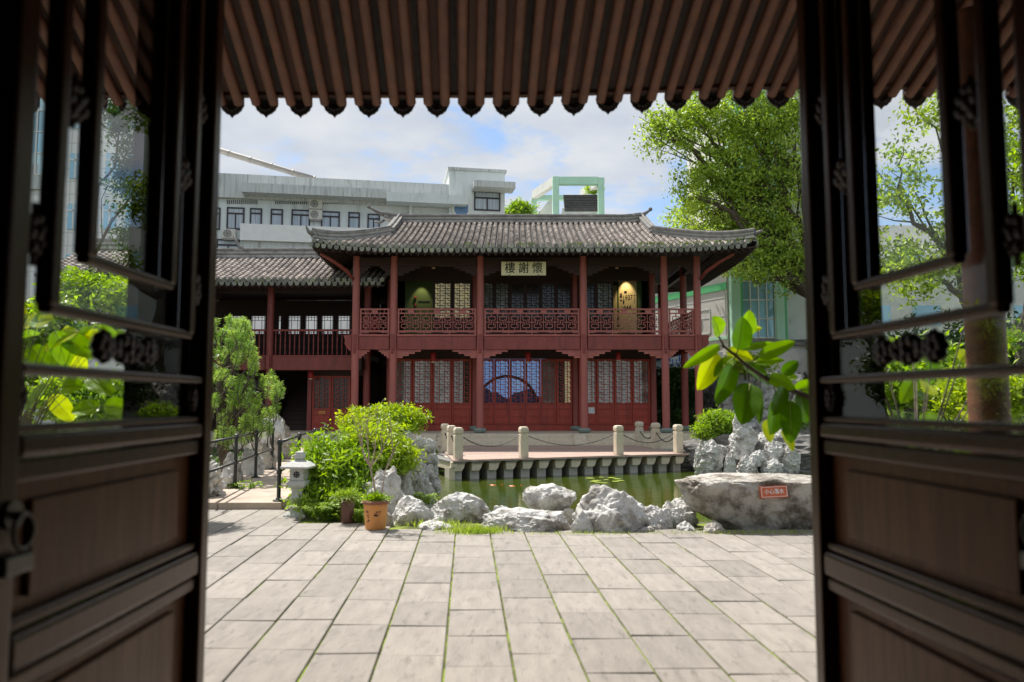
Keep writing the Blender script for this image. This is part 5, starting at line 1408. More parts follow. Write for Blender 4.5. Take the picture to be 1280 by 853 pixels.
# trees seen through the right door's glass and beyond the frame
bgR = 'background trees on the right'
tree('broadleaf_tree', (12.0, 19.0, 0), [E(1150,330,18.5,60,50), E(1230,280,18.5,70,70), E(1120,230,19,50,60), E(1270,180,19,70,70), E(1190,140,19,60,50)], 'dark trunked tree seen through the right door glass behind the camphor', 'camphor', 420, 22, .18, .14, 21, trunk_r=.22, group=bgR, fork=(11.6, 18.8, 3.5), nlimb=20)
tree('broadleaf_tree', (9.4, 14.0, 0), [E(1290,300,14,80,60), E(1350,200,14,90,80), E(1260,420,14,40,30)], 'nearer leafy tree at the far right edge behind the door', 'brightleaf', 240, 22, .14, .12, 22, trunk_r=.15, group=bgR, fork=(9.4, 14, 2.6), nlimb=14)
def shrub(name, c, r, label, m, n_t, n_l, rt, size, seed, group=None, cat='shrub', aspect=.42, up=.45, more=(), stems=9, dirs=None, shell=.5):
    """a bush: leaf tufts over a bundle of stems"""
    S = empty(name, (c[0], c[1], max(0, c[2] - r[2])), label, cat, group)
    P, C = tufts([(*c, *r), *more], n_t, n_l, rt, seed, shell=shell)
    leaves('foliage', M_[m], P, size, S, seed, aspect=aspect, up=up)
    sb = MB(); rg = random.Random(seed)
    for k in range(stems):
        q_ = C[rg.randrange(len(C))]; limb(sb, (c[0] + rg.uniform(-.1, .1) * r[0], c[1] + rg.uniform(-.1, .1), max(0, c[2] - r[2] * 1.1)), q_, .018, .006, k + seed, .1, 5)
    sb.build('stems', M_['bark'], S)
    return S
def shp(name, px, py, Y, rx, ry_, label, m, n_t, n_l, rt, size, seed, more=(), **k):
    e = E(px, py, Y, rx, ry_); return shrub(name, e[:3], e[3:], label, m, n_t, n_l, rt, size, seed, more=[E(*x) for x in more], **k)
# ---- the planting behind the pots
shp('clipped_shrub', 480, 526, 13.2, 46, 18, 'yellow green cushion shaped shrub topping the rockery left of the deck', 'limeleaf', 620, 26, .07, .075, 31, more=[(505,520,13.3,26,12), (452,534,13.0,22,16), (470,545,12.6,30,16)])
shp('leafy_shrub', 425, 592, 11.0, 31, 32, 'bright green lance leaved shrub behind the brown pot', 'brightleaf', 300, 22, .09, .12, 32, aspect=.30, more=[(395,600,10.9,20,34), (450,600,11.1,22,30), (408,570,11.2,26,18)])
shp('leafy_shrub', 480, 568, 11.6, 34, 26, 'light green small leaved shrub in front of the rockery stones', 'limeleaf', 330, 22, .08, .085, 33, aspect=.36, more=[(455,560,11.5,26,24), (500,575,11.7,18,16)])
shp('leafy_shrub', 400, 622, 10.75, 24, 20, 'darker green bush between the stone lantern and the brown pot', 'brightleaf', 160, 22, .07, .10, 34, aspect=.30)
shp('leafy_shrub', 440, 625, 10.6, 30, 22, 'low dark green bush directly behind the brown pot', 'brightleaf', 130, 22, .07, .085, 35, aspect=.34)
# tall shoots
def shoots(name, base, n, h, spread, label, m, size, seed, cat='shrub', group=None, lpn=14, stemm='bark'):
    S = empty(name, base, label, cat, group); rg = random.Random(seed); sb = MB(); P = []; D = []
    for k in range(n):
        a = rg.uniform(0, 2*PI); r = spread * math.sqrt(rg.random()); hh = h * rg.uniform(.6, 1.05)
        top_ = Vector((base[0] + math.cos(a) * r, base[1] + math.sin(a) * r, base[2] + hh)); b0 = Vector((base[0] + math.cos(a) * r * .25, base[1] + math.sin(a) * r * .25, base[2]))
        pts = [b0.lerp(top_, t) + Vector((0, 0, .12 * h * math.sin(PI * t))) for t in [j / 6 for j in range(7)]]
        sb.tube(pts, [.007 - .0008 * j for j in range(7)], n=5)
        for j in range(lpn):
            t = .2 + .8 * j / lpn; i = min(5, int(t * 6)); p_ = pts[i].lerp(pts[i+1], t * 6 - i); b2 = j * 2.4 + k
            P.append(tuple(p_)); D.append((math.cos(b2), math.sin(b2), .35))
    sb.build('stems', M_[stemm], S, fix=False); leaves('foliage', M_[m], P, size, S, seed, aspect=.34, up=.3, dirs=D)
    return S
shoots('tall_shrub', (xat(432, 11.3), 11.3, .3), 34, .95, .55, 'upright leafy shoots rising above the bush behind the brown pot', 'brightleaf', .12, 41, lpn=18)
shoots('tall_shrub', (xat(478, 11.9), 11.9, .5), 30, .85, .5, 'upright yellow green shoots in front of the rockery', 'limeleaf', .11, 42, lpn=18)
shoots('tall_shrub', (xat(395, 11.6), 11.6, .2), 22, .85, .4, 'thin upright leafy shoots just right of the stone lantern', 'brightleaf', .11, 43, lpn=16)
# ferns at the foot
def ferns(cx, cy, n, L, label, seed, m='fern', name='fern', w=.055, spread=.25):
    S = empty(name, (cx, cy, .02), label, 'fern' if name == 'fern' else 'grass', 'ferns and grasses at the edge of the paving'); rg = random.Random(seed); P, D = [], []; sb = MB()
    for k in range(n):
        a = rg.uniform(0, 2*PI); b0 = Vector((cx + rg.gauss(0, spread), cy + rg.gauss(0, .09), .03)); l = L * rg.uniform(.6, 1.1)
        pts = [b0 + Vector((math.cos(a) * l * t * .62, math.sin(a) * l * t * .5, l * (1.35 * t - .80 * t * t))) for t in [j / 9 for j in range(10)]]
        sb.tube(pts, .0025, n=4)
        sd_ = Vector((-math.sin(a), math.cos(a), 0))
        for j in range(1, 10):
            for s_ in (-1, 1):
                for mm_ in (0, .5):
                    if j == 9 and mm_: continue
                    p_ = pts[j].lerp(pts[min(9, j+1)], mm_); P.append(tuple(p_)); D.append(tuple(sd_ * s_ + Vector((math.cos(a), math.sin(a), -.1)) * .5))
    sb.build('stems', M_[m], S, fix=False); leaves('fronds', M_[m], P, w, S, seed, aspect=.32, up=1.5, dirs=D, fold=.05)
ferns(xat(404, 10.6), 10.62, 130, .42, 'feathery yellow green fern right of the stone lantern base', 51, spread=.10)
ferns(xat(414, 10.3), 10.3, 110, .36, 'feathery fern spilling onto the paving left of the brown pot', 52, spread=.09)
ferns(xat(452, 10.0), 10.1, 50, .26, 'small fern between the brown pot and the orange pot', 53, spread=.10)
ferns(xat(528, 11.4), 11.6, 30, .30, 'slender fern hanging over the water beside the rockery', 55, spread=.08)
ferns(xat(296, 13), 13.1, 50, .34, 'low green fern at the foot of the first left railing post', 56, spread=.25, m='brightleaf')
def blades(name, cx, cy, n, h, sx, sy, label, seed, z=.03, group=None):
    r = np.random.default_rng(seed); P = np.stack([cx + r.normal(0, sx, n), cy + r.normal(0, sy, n), np.full(n, z)], 1); D = np.stack([r.normal(0, .5, n), r.normal(0, .5, n), np.full(n, 1.3)], 1)
    o = leaves(name, M_['grass'], P - np.array([cx, cy, z]), h, None, seed, aspect=.09, up=0, dirs=D, fold=.0, vary=.5); o.location = (cx, cy, z)
    return tag(o, label, 'grass', group, kind='stuff')
blades('grass_tuft', xat(596, 9.2), 9.22, 1300, .075, .17, .08, 'tuft of fresh grass in front of the long low grey rock', 61)
blades('grass_tuft', xat(548, 9.6), 9.65, 260, .09, .25, .08, 'thin grass between the small flat slab and the boulders', 62)
blades('grass_fringe', 2.9, 9.18, 700, .045, .55, .05, 'thin fringe of moss and grass along the foot of the huge boulder', 63)
blades('grass_fringe', .9, 9.15, 500, .04, .6, .04, 'thin fringe of grass below the large round boulder', 64)
# creeper stuff on the bank between paving and walkway
r_ = np.random.default_rng(9); n_ = 9000; P = np.stack([r_.uniform(-5.0, -3.2, n_), r_.uniform(11.8, 25.4, n_), np.full(n_, .0)], 1); P[:, 0] = np.where(r_.random(n_) < .5, P[:, 0] + .9, P[:, 0] - .155 * (P[:, 1] - 11.2) + 1.5)
tag(leaves('ground_cover', M_['brightleaf'], P, .10, None, 9, up=.8), 'low green ground cover between the walkway and the pond', 'ground cover', kind='stuff')
r_ = np.random.default_rng(10); n_ = 14000; P = np.stack([r_.uniform(-16, -5.7, n_), r_.uniform(9.0, 25.4, n_), np.full(n_, .0)], 1)
tag(leaves('ground_cover', M_['darkleaf'], P, .12, None, 10, up=.8), 'dark green ground cover left of the walkway', 'ground cover', kind='stuff')
r_ = np.random.default_rng(11); n_ = 12000; P = np.stack([r_.uniform(4.6, 14.5, n_), r_.uniform(6.0, 10.2, n_), np.full(n_, .0)], 1)
tag(leaves('ground_cover', M_['darkleaf'], P, .12, None, 11, up=.8), 'dark green ground cover behind the huge boulder on the right', 'ground cover', kind='stuff')
# greenery in the pots
P = np.random.default_rng(71).normal(size=(900, 3)) * np.array([.06, .06, .02]) + np.array([px_, py_, .40])
leaves('pot_plant', M_['brightleaf'], P, .04, PT, 71, up=.8)
P = np.random.default_rng(72).normal(size=(1100, 3)) * np.array([.07, .06, .022]) + np.array([qx, qy, .385])
fp = leaves('pot_plant', M_['fern'], P, .06, PB, 72, up=.6, aspect=.2, droop=.4)
# sapling in the orange pot
SA = empty('sapling', (px_, py_, .38), 'bare thin sapling with pale twigs growing in the orange pot', 'sapling')
sb = MB(); rg = random.Random(12); ends = []
def grow(p, d, L, r, depth):
    n = 5; pts = [p]
    for k in range(n):
        d = (d + Vector((rg.gauss(0, .10), rg.gauss(0, .08), rg.gauss(.03, .05)))).normalized(); pts.append(pts[-1] + d * L / n)
    sb.tube(pts, [r * (1 - .45 * k / n) for k in range(n + 1)], n=7)
    if depth == 0: ends.append(pts); return
    for j in range(2 if depth > 1 else 3):
        a = rg.uniform(-.75, .75); k = rg.choice([3, 4, 5]); nd = (d + Vector((a, rg.uniform(-.4, .4), .15))).normalized(); grow(pts[k], nd, L * rg.uniform(.6, .85), r * .6, depth - 1)
    ends.append(pts)
b0 = Vector((px_ + .01, py_, .36))
grow(b0, Vector((.0, 0, 1)), .44, .017, 0); t0 = ends[-1][-1]
for dv, L in ((Vector((-.75, .1, .7)), .42), (Vector((-.1, 0, 1)), .42), (Vector((.35, -.1, .8)), .36), (Vector((.55, .2, .8)), .34), (Vector((-.3, .2, .9)), .45)): grow(t0, dv.normalized(), L, .010, 2)
grow(b0 + Vector((.03, 0, .02)), Vector((.22, 0, 1)).normalized(), .62, .009, 1)
sb.build('branches', M_['twig'], SA, smooth='all', fix=False)
P = [tuple(p) for e in ends for p in e[2:] for _ in range(2) if rg.random() < .55]
leaves('leaves', M_['limeleaf'], P, .05, SA, 13, aspect=.5)

# ---- pine on the left
PN = empty('pine_tree', (-5.9, 15.6, 0), 'pine with bushy upright bottle brush shoots left of the walkway', 'tree')
rg = random.Random(20); tb = MB(); P, D = [], []
tips = []
for k in range(125):
    px, py = rg.gauss(300, 26), rg.uniform(395, 545)
    lim = 322 if py < 440 else 356 - abs(py - 490) * .28
    if py < 470: lim = 305 + (py - 395) * .55
    if px > lim: px = lim - rg.random() * 30
    Y = 15.2 + rg.uniform(-.9, 1.2); tips.append((at(px, py, Y), rg))
for (px, py) in ((350,478),(343,490),(330,470),(320,455),(310,430),(301,415),(296,402),(346,505),(335,510),(322,500),(292,425),(352,486),(325,520),(338,530)): tips.append((at(px, py, 15.0), rg))
for (c, _) in tips:
    d = Vector((rg.gauss(.15, .25), rg.gauss(-.1, .25), 1)).normalized(); L = rg.uniform(.24, .38)
    b0 = c - d * L * .9; tb.tube([b0 - Vector((rg.uniform(-.1,.2), 0, .18)), b0, c], [.014, .011, .004], n=5)
    for j in range(170):
        t = rg.random() ** .8; p_ = b0.lerp(c, t); a = rg.uniform(0, 2*PI); sd_ = d.orthogonal().normalized(); sd2 = d.cross(sd_)
        P.append(tuple(p_)); D.append(tuple((sd_ * math.cos(a) + sd2 * math.sin(a)) * 1.45 + d * .5))
tr_ = MB(); limb(tr_, (-5.9, 15.8, 0), (-6.0, 15.6, 1.8), .10, .07, 3); limb(tr_, (-6.0, 15.6, 1.7), (-5.6, 15.4, 3.0), .07, .03, 4)
for k in range(26): limb(tr_, (-5.9 + .1 * rg.random(), 15.6, rg.uniform(.5, 2.4)), tips[rg.randrange(len(tips))][0] - Vector((0, 0, .3)), .028, .012, k, .1, 5)
tr_.build('trunk', M_['bark'], PN, smooth='all'); tb.build('shoots', M_['bark'], PN, fix=False)
leaves('needles', M_['pine'], P, .095, PN, 20, aspect=.10, up=0, dirs=[(a*3, b_*3, c*3) for a, b_, c in D], fold=0, vary=.25)

# ---- shrubs on the right bank and behind
shp('leafy_shrub', 899, 530, 22.3, 22, 17, 'dense bright green shrub above the right bank rockery', 'brightleaf', 420, 22, .10, .11, 81, aspect=.34, more=[(885,540,22.2,14,12), (912,545,22.3,12,10)])
shp('small_tree', 845, 480, 31.5, 30, 22, 'dark round bush behind the right porch columns', 'darkleaf', 420, 24, .16, .14, 82, more=[(862,500,31.4,18,18), (828,500,31.5,18,14)])
shp('leafy_shrub', 935, 455, 29.0, 34, 12, 'yellow green shrub growing behind the leafy branch by the wall', 'limeleaf', 200, 22, .12, .12, 83)
shp('leafy_shrub', 850, 525, 31.0, 34, 10, 'low dark hedge behind the porch columns', 'darkleaf', 200, 22, .14, .13, 84)
shp('leafy_shrub', 990, 520, 22.5, 18, 16, 'green shrub behind the rockery at the right door', 'brightleaf', 160, 22, .11, .11, 85)
shp('bamboo_clump', 1150, 470, 12.0, 75, 42, 'bright green foliage seen through the right door glass', 'brightleaf', 420, 22, .11, .12, 86, more=[(1090,500,12.5,40,30)])
shp('leafy_shrub', 1230, 495, 10.5, 50, 36, 'pale green shrub at the far right behind the door glass', 'limeleaf', 240, 22, .10, .10, 87)
shp('leafy_shrub', 1110, 515, 16.5, 70, 26, 'dark hedge behind the rocks on the right', 'darkleaf', 340, 22, .14, .13, 88)
# left side, seen through the left door glass
bgL = 'background trees on the left'
tree('broadleaf_tree', (-13.2, 22.0, 0), [E(165,220,22,24,50), E(150,150,22,22,30), E(172,300,22,24,36), E(185,400,20,40,30)], 'slender dark tree seen through the left door glass against the pale office building', 'darkleaf', 420, 22, .16, .13, 91, trunk_r=.14, group=bgL, fork=(-12.4, 22, 3.4), nlimb=12)
tree('broadleaf_tree', (-10.2, 15.0, 0), [E(150,372,15,50,26), E(100,360,15,40,26), E(200,350,15,30,26)], 'low spreading tree with open crown behind the left door glass', 'brightleaf', 260, 20, .12, .11, 92, trunk_r=.10, group=bgL, fork=(-9.2, 15, 1.8), nlimb=14)
shp('leafy_shrub', 215, 460, 10.5, 36, 44, 'dark evergreen shrub against the left door post', 'darkleaf', 240, 22, .11, .10, 93)
shp('leafy_shrub', 120, 500, 9.5, 70, 26, 'low green shrub seen through the lower left door glass', 'brightleaf', 260, 22, .10, .11, 94)
shp('leafy_shrub', 60, 420, 12.5, 40, 50, 'leafy shrub at the far left behind the door', 'brightleaf', 260, 22, .11, .12, 95)

# ================================================================== rubber plants with big leaves
def bigleafmat(n, c, tr, vein=(.30,.38,.08)):
    m = mat(n, c, tuple(x * .75 for x in c), rough=.32, scale=5, trans=tr, spec=.5, coat=.15, bump=.12, bscale=40)
    return m
M_['bl_dark'] = bigleafmat('deep_green_rubber_leaf', (.085,.19,.015), .38)
M_['bl_mid'] = bigleafmat('mid_green_rubber_leaf', (.20,.36,.02), .48)
M_['bl_yel'] = bigleafmat('yellow_green_young_leaf', (.50,.60,.03), .55)
M_['bl_vein'] = mat('pale_leaf_midrib', (.42,.46,.12), (.34,.40,.10), rough=.5)
def bigleaf(base, tip, width, nrm_, m, parent, curl=.10, fold=.15, seed=0):
    base, tip = Vector(base), Vector(tip); d = tip - base; L = d.length; d.normalize()
    nrm_ = Vector(nrm_); nrm_ = (nrm_ - d * nrm_.dot(d)).normalized(); s = d.cross(nrm_)
    q = MB(); nu, nv = 14, 6; vs_ = []; fs = []
    for i in range(nu + 1):
        t = i / nu; w = width / 2 * (math.sin(PI * min(1, t * 1.0) ** .80) ** .58) if 0 < t < 1 else .002
        for j in range(nv + 1):
            a = -1 + 2 * j / nv
            wav = .02 * math.sin(t * 16 + seed + a * 2) * abs(a) * width
            p_ = base + d * (L * t) + s * (a * w) + nrm_ * (abs(a) * w * fold * 2 - curl * L * (t - .3) ** 2 * 1.6 + wav)
            vs_.append(p_)
    for i in range(nu):
        for j in range(nv): k = i * (nv + 1) + j; fs.append((k, k + 1, k + nv + 2, k + nv + 1))
    n0 = len(vs_)
    q.add(vs_, fs); o = q.build('leaf', M_[m], parent, smooth='all', fix=False)
    v = MB(); pts = [base + d * (L * t) - nrm_ * (curl * L * (t - .3) ** 2 * 1.6 + .0006) for t in [k / 10 for k in range(11)]]
    v.tube([p_ + nrm_ * .003 for p_ in pts], [.0030 - .00022 * k for k in range(11)], n=5); v.build('midrib', M_['bl_vein'], o, smooth='all', fix=False)
    return o
RP = empty('rubber_plant', (2.75, 5.2, .1), 'large leaved rubber plant branch reaching in beside the right door', 'plant')
YR_ = 5.0
def zp(x, y): return (840 + x / 3.553, 360 + y / 3.553)
spec = [((212,212),(185,128),88,'bl_mid',-.1),((293,276),(318,128),112,'bl_dark',0),((330,215),(345,104),78,'bl_mid',.15),((345,185),(398,180),30,'bl_yel',.2),
 ((214,255),(56,352),52,'bl_mid',-.15),((200,285),(122,450),98,'bl_yel',0),((240,282),(362,318),76,'bl_yel',.12),((276,308),(188,388),64,'bl_mid',.0),
 ((272,340),(203,515),88,'bl_dark',-.1),((300,272),(455,243),34,'bl_mid',.05),((385,308),(545,238),66,'bl_mid',-.05),((358,330),(500,318),42,'bl_mid',.1),
 ((318,342),(440,425),84,'bl_dark',.1),((347,424),(314,602),124,'bl_dark',-.2),((392,468),(388,604),34,'bl_dark',0),((500,440),(448,566),70,'bl_dark',-.15),
 ((468,500),(442,650),104,'bl_dark',.1),((525,500),(528,690),92,'bl_dark',-.1),((425,585),(436,682),58,'bl_yel',.15),((490,630),(540,722),58,'bl_yel',.1),
 ((490,385),(560,325),60,'bl_dark',.1),((430,392),(545,448),66,'bl_mid',0),((545,460),(640,420),70,'bl_mid',.1),((560,470),(600,600),90,'bl_dark',0),((600,450),(720,470),80,'bl_mid',.1),((470,400),(560,395),50,'bl_mid',.2)]
for i, (b_, t_, w, m, dy_) in enumerate(spec):
    pb, pt_ = at(*zp(*b_), YR_ + dy_), at(*zp(*t_), YR_ + dy_ - .08 + .05 * math.sin(i * 2.3))
    bigleaf(pb, pt_, w / 3.553 * YR_ / F, (math.sin(i * 1.7) * .45, -1, .35 + .3 * math.cos(i)), m, RP, seed=i)
tb = MB()
br = [at(*zp(*p_), YR_) for p_ in ((205,212),(232,262),(282,300),(330,345),(390,385),(450,425),(545,460),(640,500),(760,560))]
tb.tube(br + [Vector((2.7, 5.2, .1))], [.006,.008,.010,.012,.014,.016,.018,.02,.022,.03], n=8)
for a, b_ in (((293,276),(282,300)),((347,424),(330,345)),((392,468),(390,385)),((500,440),(450,425)),((385,308),(330,345)),((468,500),(450,425)),((525,500),(545,460)),((600,450),(545,460)),((318,342),(330,345)),((272,340),(282,300)),((214,255),(232,262)),((200,285),(232,262)),((430,392),(390,385))):
    tb.tube([at(*zp(*a), YR_), at(*zp(*b_), YR_)], .004, n=5)
rg = random.Random(33)
for i in range(26):
    px, py = rg.uniform(1040, 1240), rg.uniform(400, 560); Y = 5.3 + rg.uniform(-.3, .6); c = at(px, py, Y); a = rg.uniform(0, 2*PI)
    t_ = c + Vector((math.cos(a) * .22, rg.uniform(-.1, .1), -.08 + math.sin(a) * .16)); bigleaf(c, t_, .13, (rg.gauss(0, .4), -1, .6), ('bl_dark', 'bl_mid', 'bl_mid', 'bl_yel')[i % 4], RP, seed=i)
    tb.tube([c, c.lerp(Vector((2.8, 5.3, 1.2)), .5) + Vector((0, 0, -.1)), Vector((2.8, 5.3, 1.0))], [.004, .007, .010], n=5)
tb.build('branch', M_['bark'], RP, smooth='all', fix=False)
LP_ = empty('rubber_plant', (-3.6, 5.4, .1), 'large leaved rubber plant seen through the lower left door glass', 'plant')
tb = MB()
for i in range(30):
    px, py = rg.uniform(30, 140), rg.uniform(370, 520); Y = 5.2 + rg.uniform(-.4, .5); c = at(px, py, Y); a = rg.uniform(0, 2*PI)
    t_ = c + Vector((math.cos(a) * .20, rg.uniform(-.1, .1), -.1 + math.sin(a) * .14)); bigleaf(c, t_, .14, (rg.gauss(0, .4), -1, .6), ('bl_mid', 'bl_yel', 'bl_mid')[i % 3], LP_, seed=i)
    tb.tube([c, c.lerp(Vector((-3.6, 5.4, 1.2)), .5), Vector((-3.6, 5.4, .9))], [.002, .003, .005], n=5)
tb.tube([(-3.6, 5.4, 1.0), (-3.6, 5.4, .1)], .022, n=8); tb.build('branch', M_['bark'], LP_, smooth='all', fix=False)
# ================================================================== grey office building behind
M_['greywall'] = mat('pale_blue_grey_render', (.74,.78,.78), (.66,.70,.70), rough=.9, scale=.6, c3=(.40,.43,.42), t3=.60, s3=.5, stretch=(3,3,.5))
M_['greyband'] = mat('stained_concrete_parapet', (.62,.64,.63), (.50,.52,.51), rough=.9, scale=1.5, stretch=(5,5,.4), c3=(.27,.28,.26), t3=.58, s3=1.2)
M_['winframe'] = mat('dark_brown_window_frame', (.045,.03,.035), (.03,.02,.025), rough=.5)
M_['winglass'] = mat('curtained_office_glass', (.50,.56,.62), (.28,.33,.38), rough=.08, scale=1.6, stretch=(6,6,.3), spec=.8)
M_['acwhite'] = mat('off_white_ac_casing', (.68,.66,.60), (.60,.58,.52), rough=.5)
M_['metalpipe'] = mat('brownish_metal_duct', (.36,.33,.30), (.26,.24,.22), rough=.5, metal=.3)
P0 = at(285, 300, 46.0); P0.z = 0; DEG = 10.0
OB = empty('office_building', tuple(P0), 'long pale grey office building with stained parapet behind the hall on the left', 'building', rz=rad(DEG))
OB['wl'] = (0, 0, 0)
def sz_(px, py): return on_plane(px, py, P0, DEG)
def SX(px): return sz_(px, 300)[0]
def lb(name, x0, x1, t0, t1, z0, z1, m, par=None, bevel=0):
    return MB().box(x0, x1, t0, t1, z0, z1).build(name, M_[m], par or OB, world=False, bevel=bevel)
sT = sz_(570, 234)[1]; s_end = SX(632)
zr_ = sz_(285, 219)[1]
lb('wall', -22, SX(560), 0, 10, 0, zr_ - 1.5, 'greywall')
lb('parapet', -22, SX(572), -.35, 9.9, zr_ - 1.498, zr_, 'greyband')
z1, z2 = sz_(400, 240)[1], sz_(400, 251)[1]
lb('canopy', SX(305), SX(482), -1.3, -.352, z2 + .0, z1 - .0, 'greyband'); 
z3, z4 = sz_(530, 249)[1], sz_(530, 260)[1]
lb('canopy', SX(482) + .01, SX(581), -1.3, -.352, z4, z3, 'greywall')
def owin(px0, px1, py0, py1, t=0.0, mull=True, tr_=.28):
    s0, z0 = sz_(px0, py1); s1, z1_ = sz_(px1, py0)
    fr = MB(); f = .09
    for a in ((s0, s0+f, z0, z1_), (s1-f, s1, z0, z1_), (s0+f, s1-f, z0, z0+f), (s0+f, s1-f, z1_-f, z1_)): fr.box(a[0], a[1], t-.07, t-.004, a[2], a[3])
    zt = z1_ - (z1_ - z0) * tr_; fr.box(s0+f, s1-f, t-.065, t-.004, zt - .05, zt + .05)
    if mull: fr.box((s0+s1)/2 - .04, (s0+s1)/2 + .04, t-.06, t-.004, z0+f, zt - .05)
    o = fr.build('window', M_['winframe'], OB, world=False)
    MB().box(s0+f, s1-f, t-.03, t-.012, z0+f, z1_-f).build('pane', M_['winglass'], o, world=False)
    return o
for a in ((283,306,260,287,1),(312,328,261,284,0),(338,354,262,285,0),(364,388,263,286,1),(401,425,265,288,1),(435,450,266,288.5,0),(459,475,268,290,1),(487,510,268,290,1),(518,542,269,291,1),(255,276,260,287,1),(230,246,259,286,0)): owin(*a[:4], mull=bool(a[4]))
for a in ((270,300,300,325),(232,260,300,325)): owin(*a)
vn = MB()
for x0, x1 in ((283.5, 323), (344, 385), (404, 445), (465, 503), (523, 560), (240, 270)):
    n = 16
    for k in range(n):
        a = x0 + (x1 - x0) * k / n; s0, z0 = sz_(a, 255.5); s1, z1_ = sz_(a + (x1-x0)/n*.55, 250.5); vn.box(s0, s1, -.012, -.004, z0, z1_)
vn.build('vent_slots', M_['ink'], OB, world=False)
sb0, zb0 = sz_(305, 306); sb1, zb1 = sz_(520, 288)
lb('balcony', SX(305), SX(560), -1.4, -.004, zb0, zb0 + (sz_(350,286)[1] - sz_(350,306)[1]), 'whitepaint')
lb('balcony_ledge', SX(308), SX(560), -1.2, -.006, zb0 - .45, zb0 - .004, 'greyband')
# rooftop stair tower at its right end
ta, tb_ = SX(560), SX(629)
zt1 = sz_(595, 218)[1]
lb('tower', ta, tb_, -.6, 8, 0, zt1, 'greywall'); lb('tower_coping', ta - .1, tb_ + .1, -.7, 8.1, zt1 + .002, zt1 + .18, 'greyband')
s0, z0 = sz_(588, 243); s1, z1_ = sz_(638, 238); lb('tower_canopy', s0, s1, -1.9, -.604, z0, z1_, 'greyband')
owin(591, 623.5, 243.5, 266, t=-.6, tr_=.35)
oc = sz_(581, 264)
q = MB(); 
q.v = []; q.prism([(oc[0] - .3 + .62 * math.cos(a), oc[1] + .72 * math.sin(a)) for a in [PI/8 + PI/4*k for k in range(8)]], 'y', -.66, -.604); o = q.build('octagonal_window', M_['whitepaint'], OB, world=False)
q = MB(); q.prism([(oc[0] - .3 + .48 * math.cos(a), oc[1] + .58 * math.sin(a)) for a in [PI/8 + PI/4*k for k in range(8)]], 'y', -.68, -.662); M_['bluepane'] = mat('blue_glass', (.10,.20,.38), (.14,.26,.42), rough=.1); q.build('pane', M_['bluepane'], o, world=False)
Mo = Matrix.Translation(P0) @ Matrix.Rotation(rad(DEG), 4, 'Z')
def drain(px, a, b_): 
    s, z0 = sz_(px, b_); _, z1__ = sz_(px, a); MB().tube([(s, -.2, z0), (s, -.2, z1__)], .10, n=8).build('downpipe', M_['whitepaint'], OB, world=False, smooth=True)
drain(513, 259, 271)
# air conditioners on the wall
def ac_unit():
    A = empty('air_conditioner', (0, 0, 0), 'x', 'air conditioner', 'outdoor air conditioner units on the office wall')
    MB().box(-.42, .42, -.32, 0, 0, .62).build('casing', M_['acwhite'], A, bevel=.03)
    g = MB()
    for r in (.26, .20, .14, .07): g.tube([(-.08 + r * math.cos(a), -.335, .31 + r * math.sin(a)) for a in [2*PI*k/22 for k in range(23)]], .014, n=5, caps=False)
    for k in range(12): a = 2*PI*k/12; g.tube([(-.08 + .05*math.cos(a), -.33, .31 + .05*math.sin(a)), (-.08 + .26*math.cos(a), -.33, .31 + .26*math.sin(a))], .007, n=4)
    q = MB(); q.lathe((0, 0, 0), [(.265, 0), (.265, .012)], n=24); q.v = [(v[0] - .08, -.322 - v[2] * .4, .31 + v[1]) for v in q.v]; fn = q.build('fan_opening', M_['ironblack'], A)
    g.build('fan_grille', M_['acwhite'], fn); MB().box(-.35, .35, -.3, -.02, -.10, -.002).build('bracket', M_['metalpipe'], A)
    return A
a0 = ac_unit()
for i, (px, py, lab) in enumerate(((395, 262.6, 'upper of the two stacked air conditioner units on the office wall'), (395, 275.6, 'lower of the two stacked air conditioner units on the office wall'), (287, 299.5, 'air conditioner unit at the left beside the door edge'))):
    o = a0 if i == 0 else copy_tree(a0)
    s, z = sz_(px, py); o.location = Mo @ Vector((s, -.05, z)); o.rotation_euler = (0, 0, rad(DEG)); o.scale = (.95, .95, .95); o['label'] = lab
# large duct above the roof
q = MB(); a, b_ = at(180, 160, 52), at(392, 224, 52); q.tube([a.lerp(b_, k / 8) for k in range(9)], .20, n=12)
for k in range(9): c = a.lerp(b_, k / 8); d = (b_ - a).normalized(); q.tube([c, c + d * .08], .225, n=12)
q.tube([b_, b_ + Vector((.5, 0, -.5)), b_ + Vector((.6, 0, -2))], .14, n=10)
tag(q.build('roof_duct', M_['metalpipe'], None, smooth='all'), 'long round metal duct slanting down above the office roof', 'duct')

# ================================================================== tall pale tiled building on the left
M_['paletile'] = mat('cream_wall_tiles', (.84,.83,.80), (.80,.79,.76), rough=.5, scale=1, isl=.05)
M_['blueglass'] = mat('blue_curtain_glass', (.26,.52,.68), (.38,.62,.76), rough=.06, scale=.5, spec=.9, isl=.25)
M_['blueglass2'] = mat('pale_blue_spandrel_glass', (.55,.78,.86), (.60,.82,.88), rough=.1, scale=.5, spec=.8, isl=.1)
TB = empty('tall_building', (-30.0, 44.0, 0), 'tall cream tiled office block with blue glass seen through the left door', 'building')
yt = 44.0
zc = lambda py: zat(py, yt)
def tbox(nm, a, b_, z0, z1, y0, m, par=None): return MB().box(xat(a, yt, 250), xat(b_, yt, 250), y0, y0 + .15, z0, z1).build(nm, M_[m], par or TB)
MB().box(xat(-560, yt), xat(196, yt), yt, yt + 4.5, 0, 26).build('wall', M_['paletile'], TB)
grooves = MB(); X0, X1 = xat(-560, yt), xat(196, yt); z = zc(340)
while z < 26: grooves.box(X0, X1, yt - .012, yt - .003, z, z + .035); z += zc(239) - zc(255)
x = X0
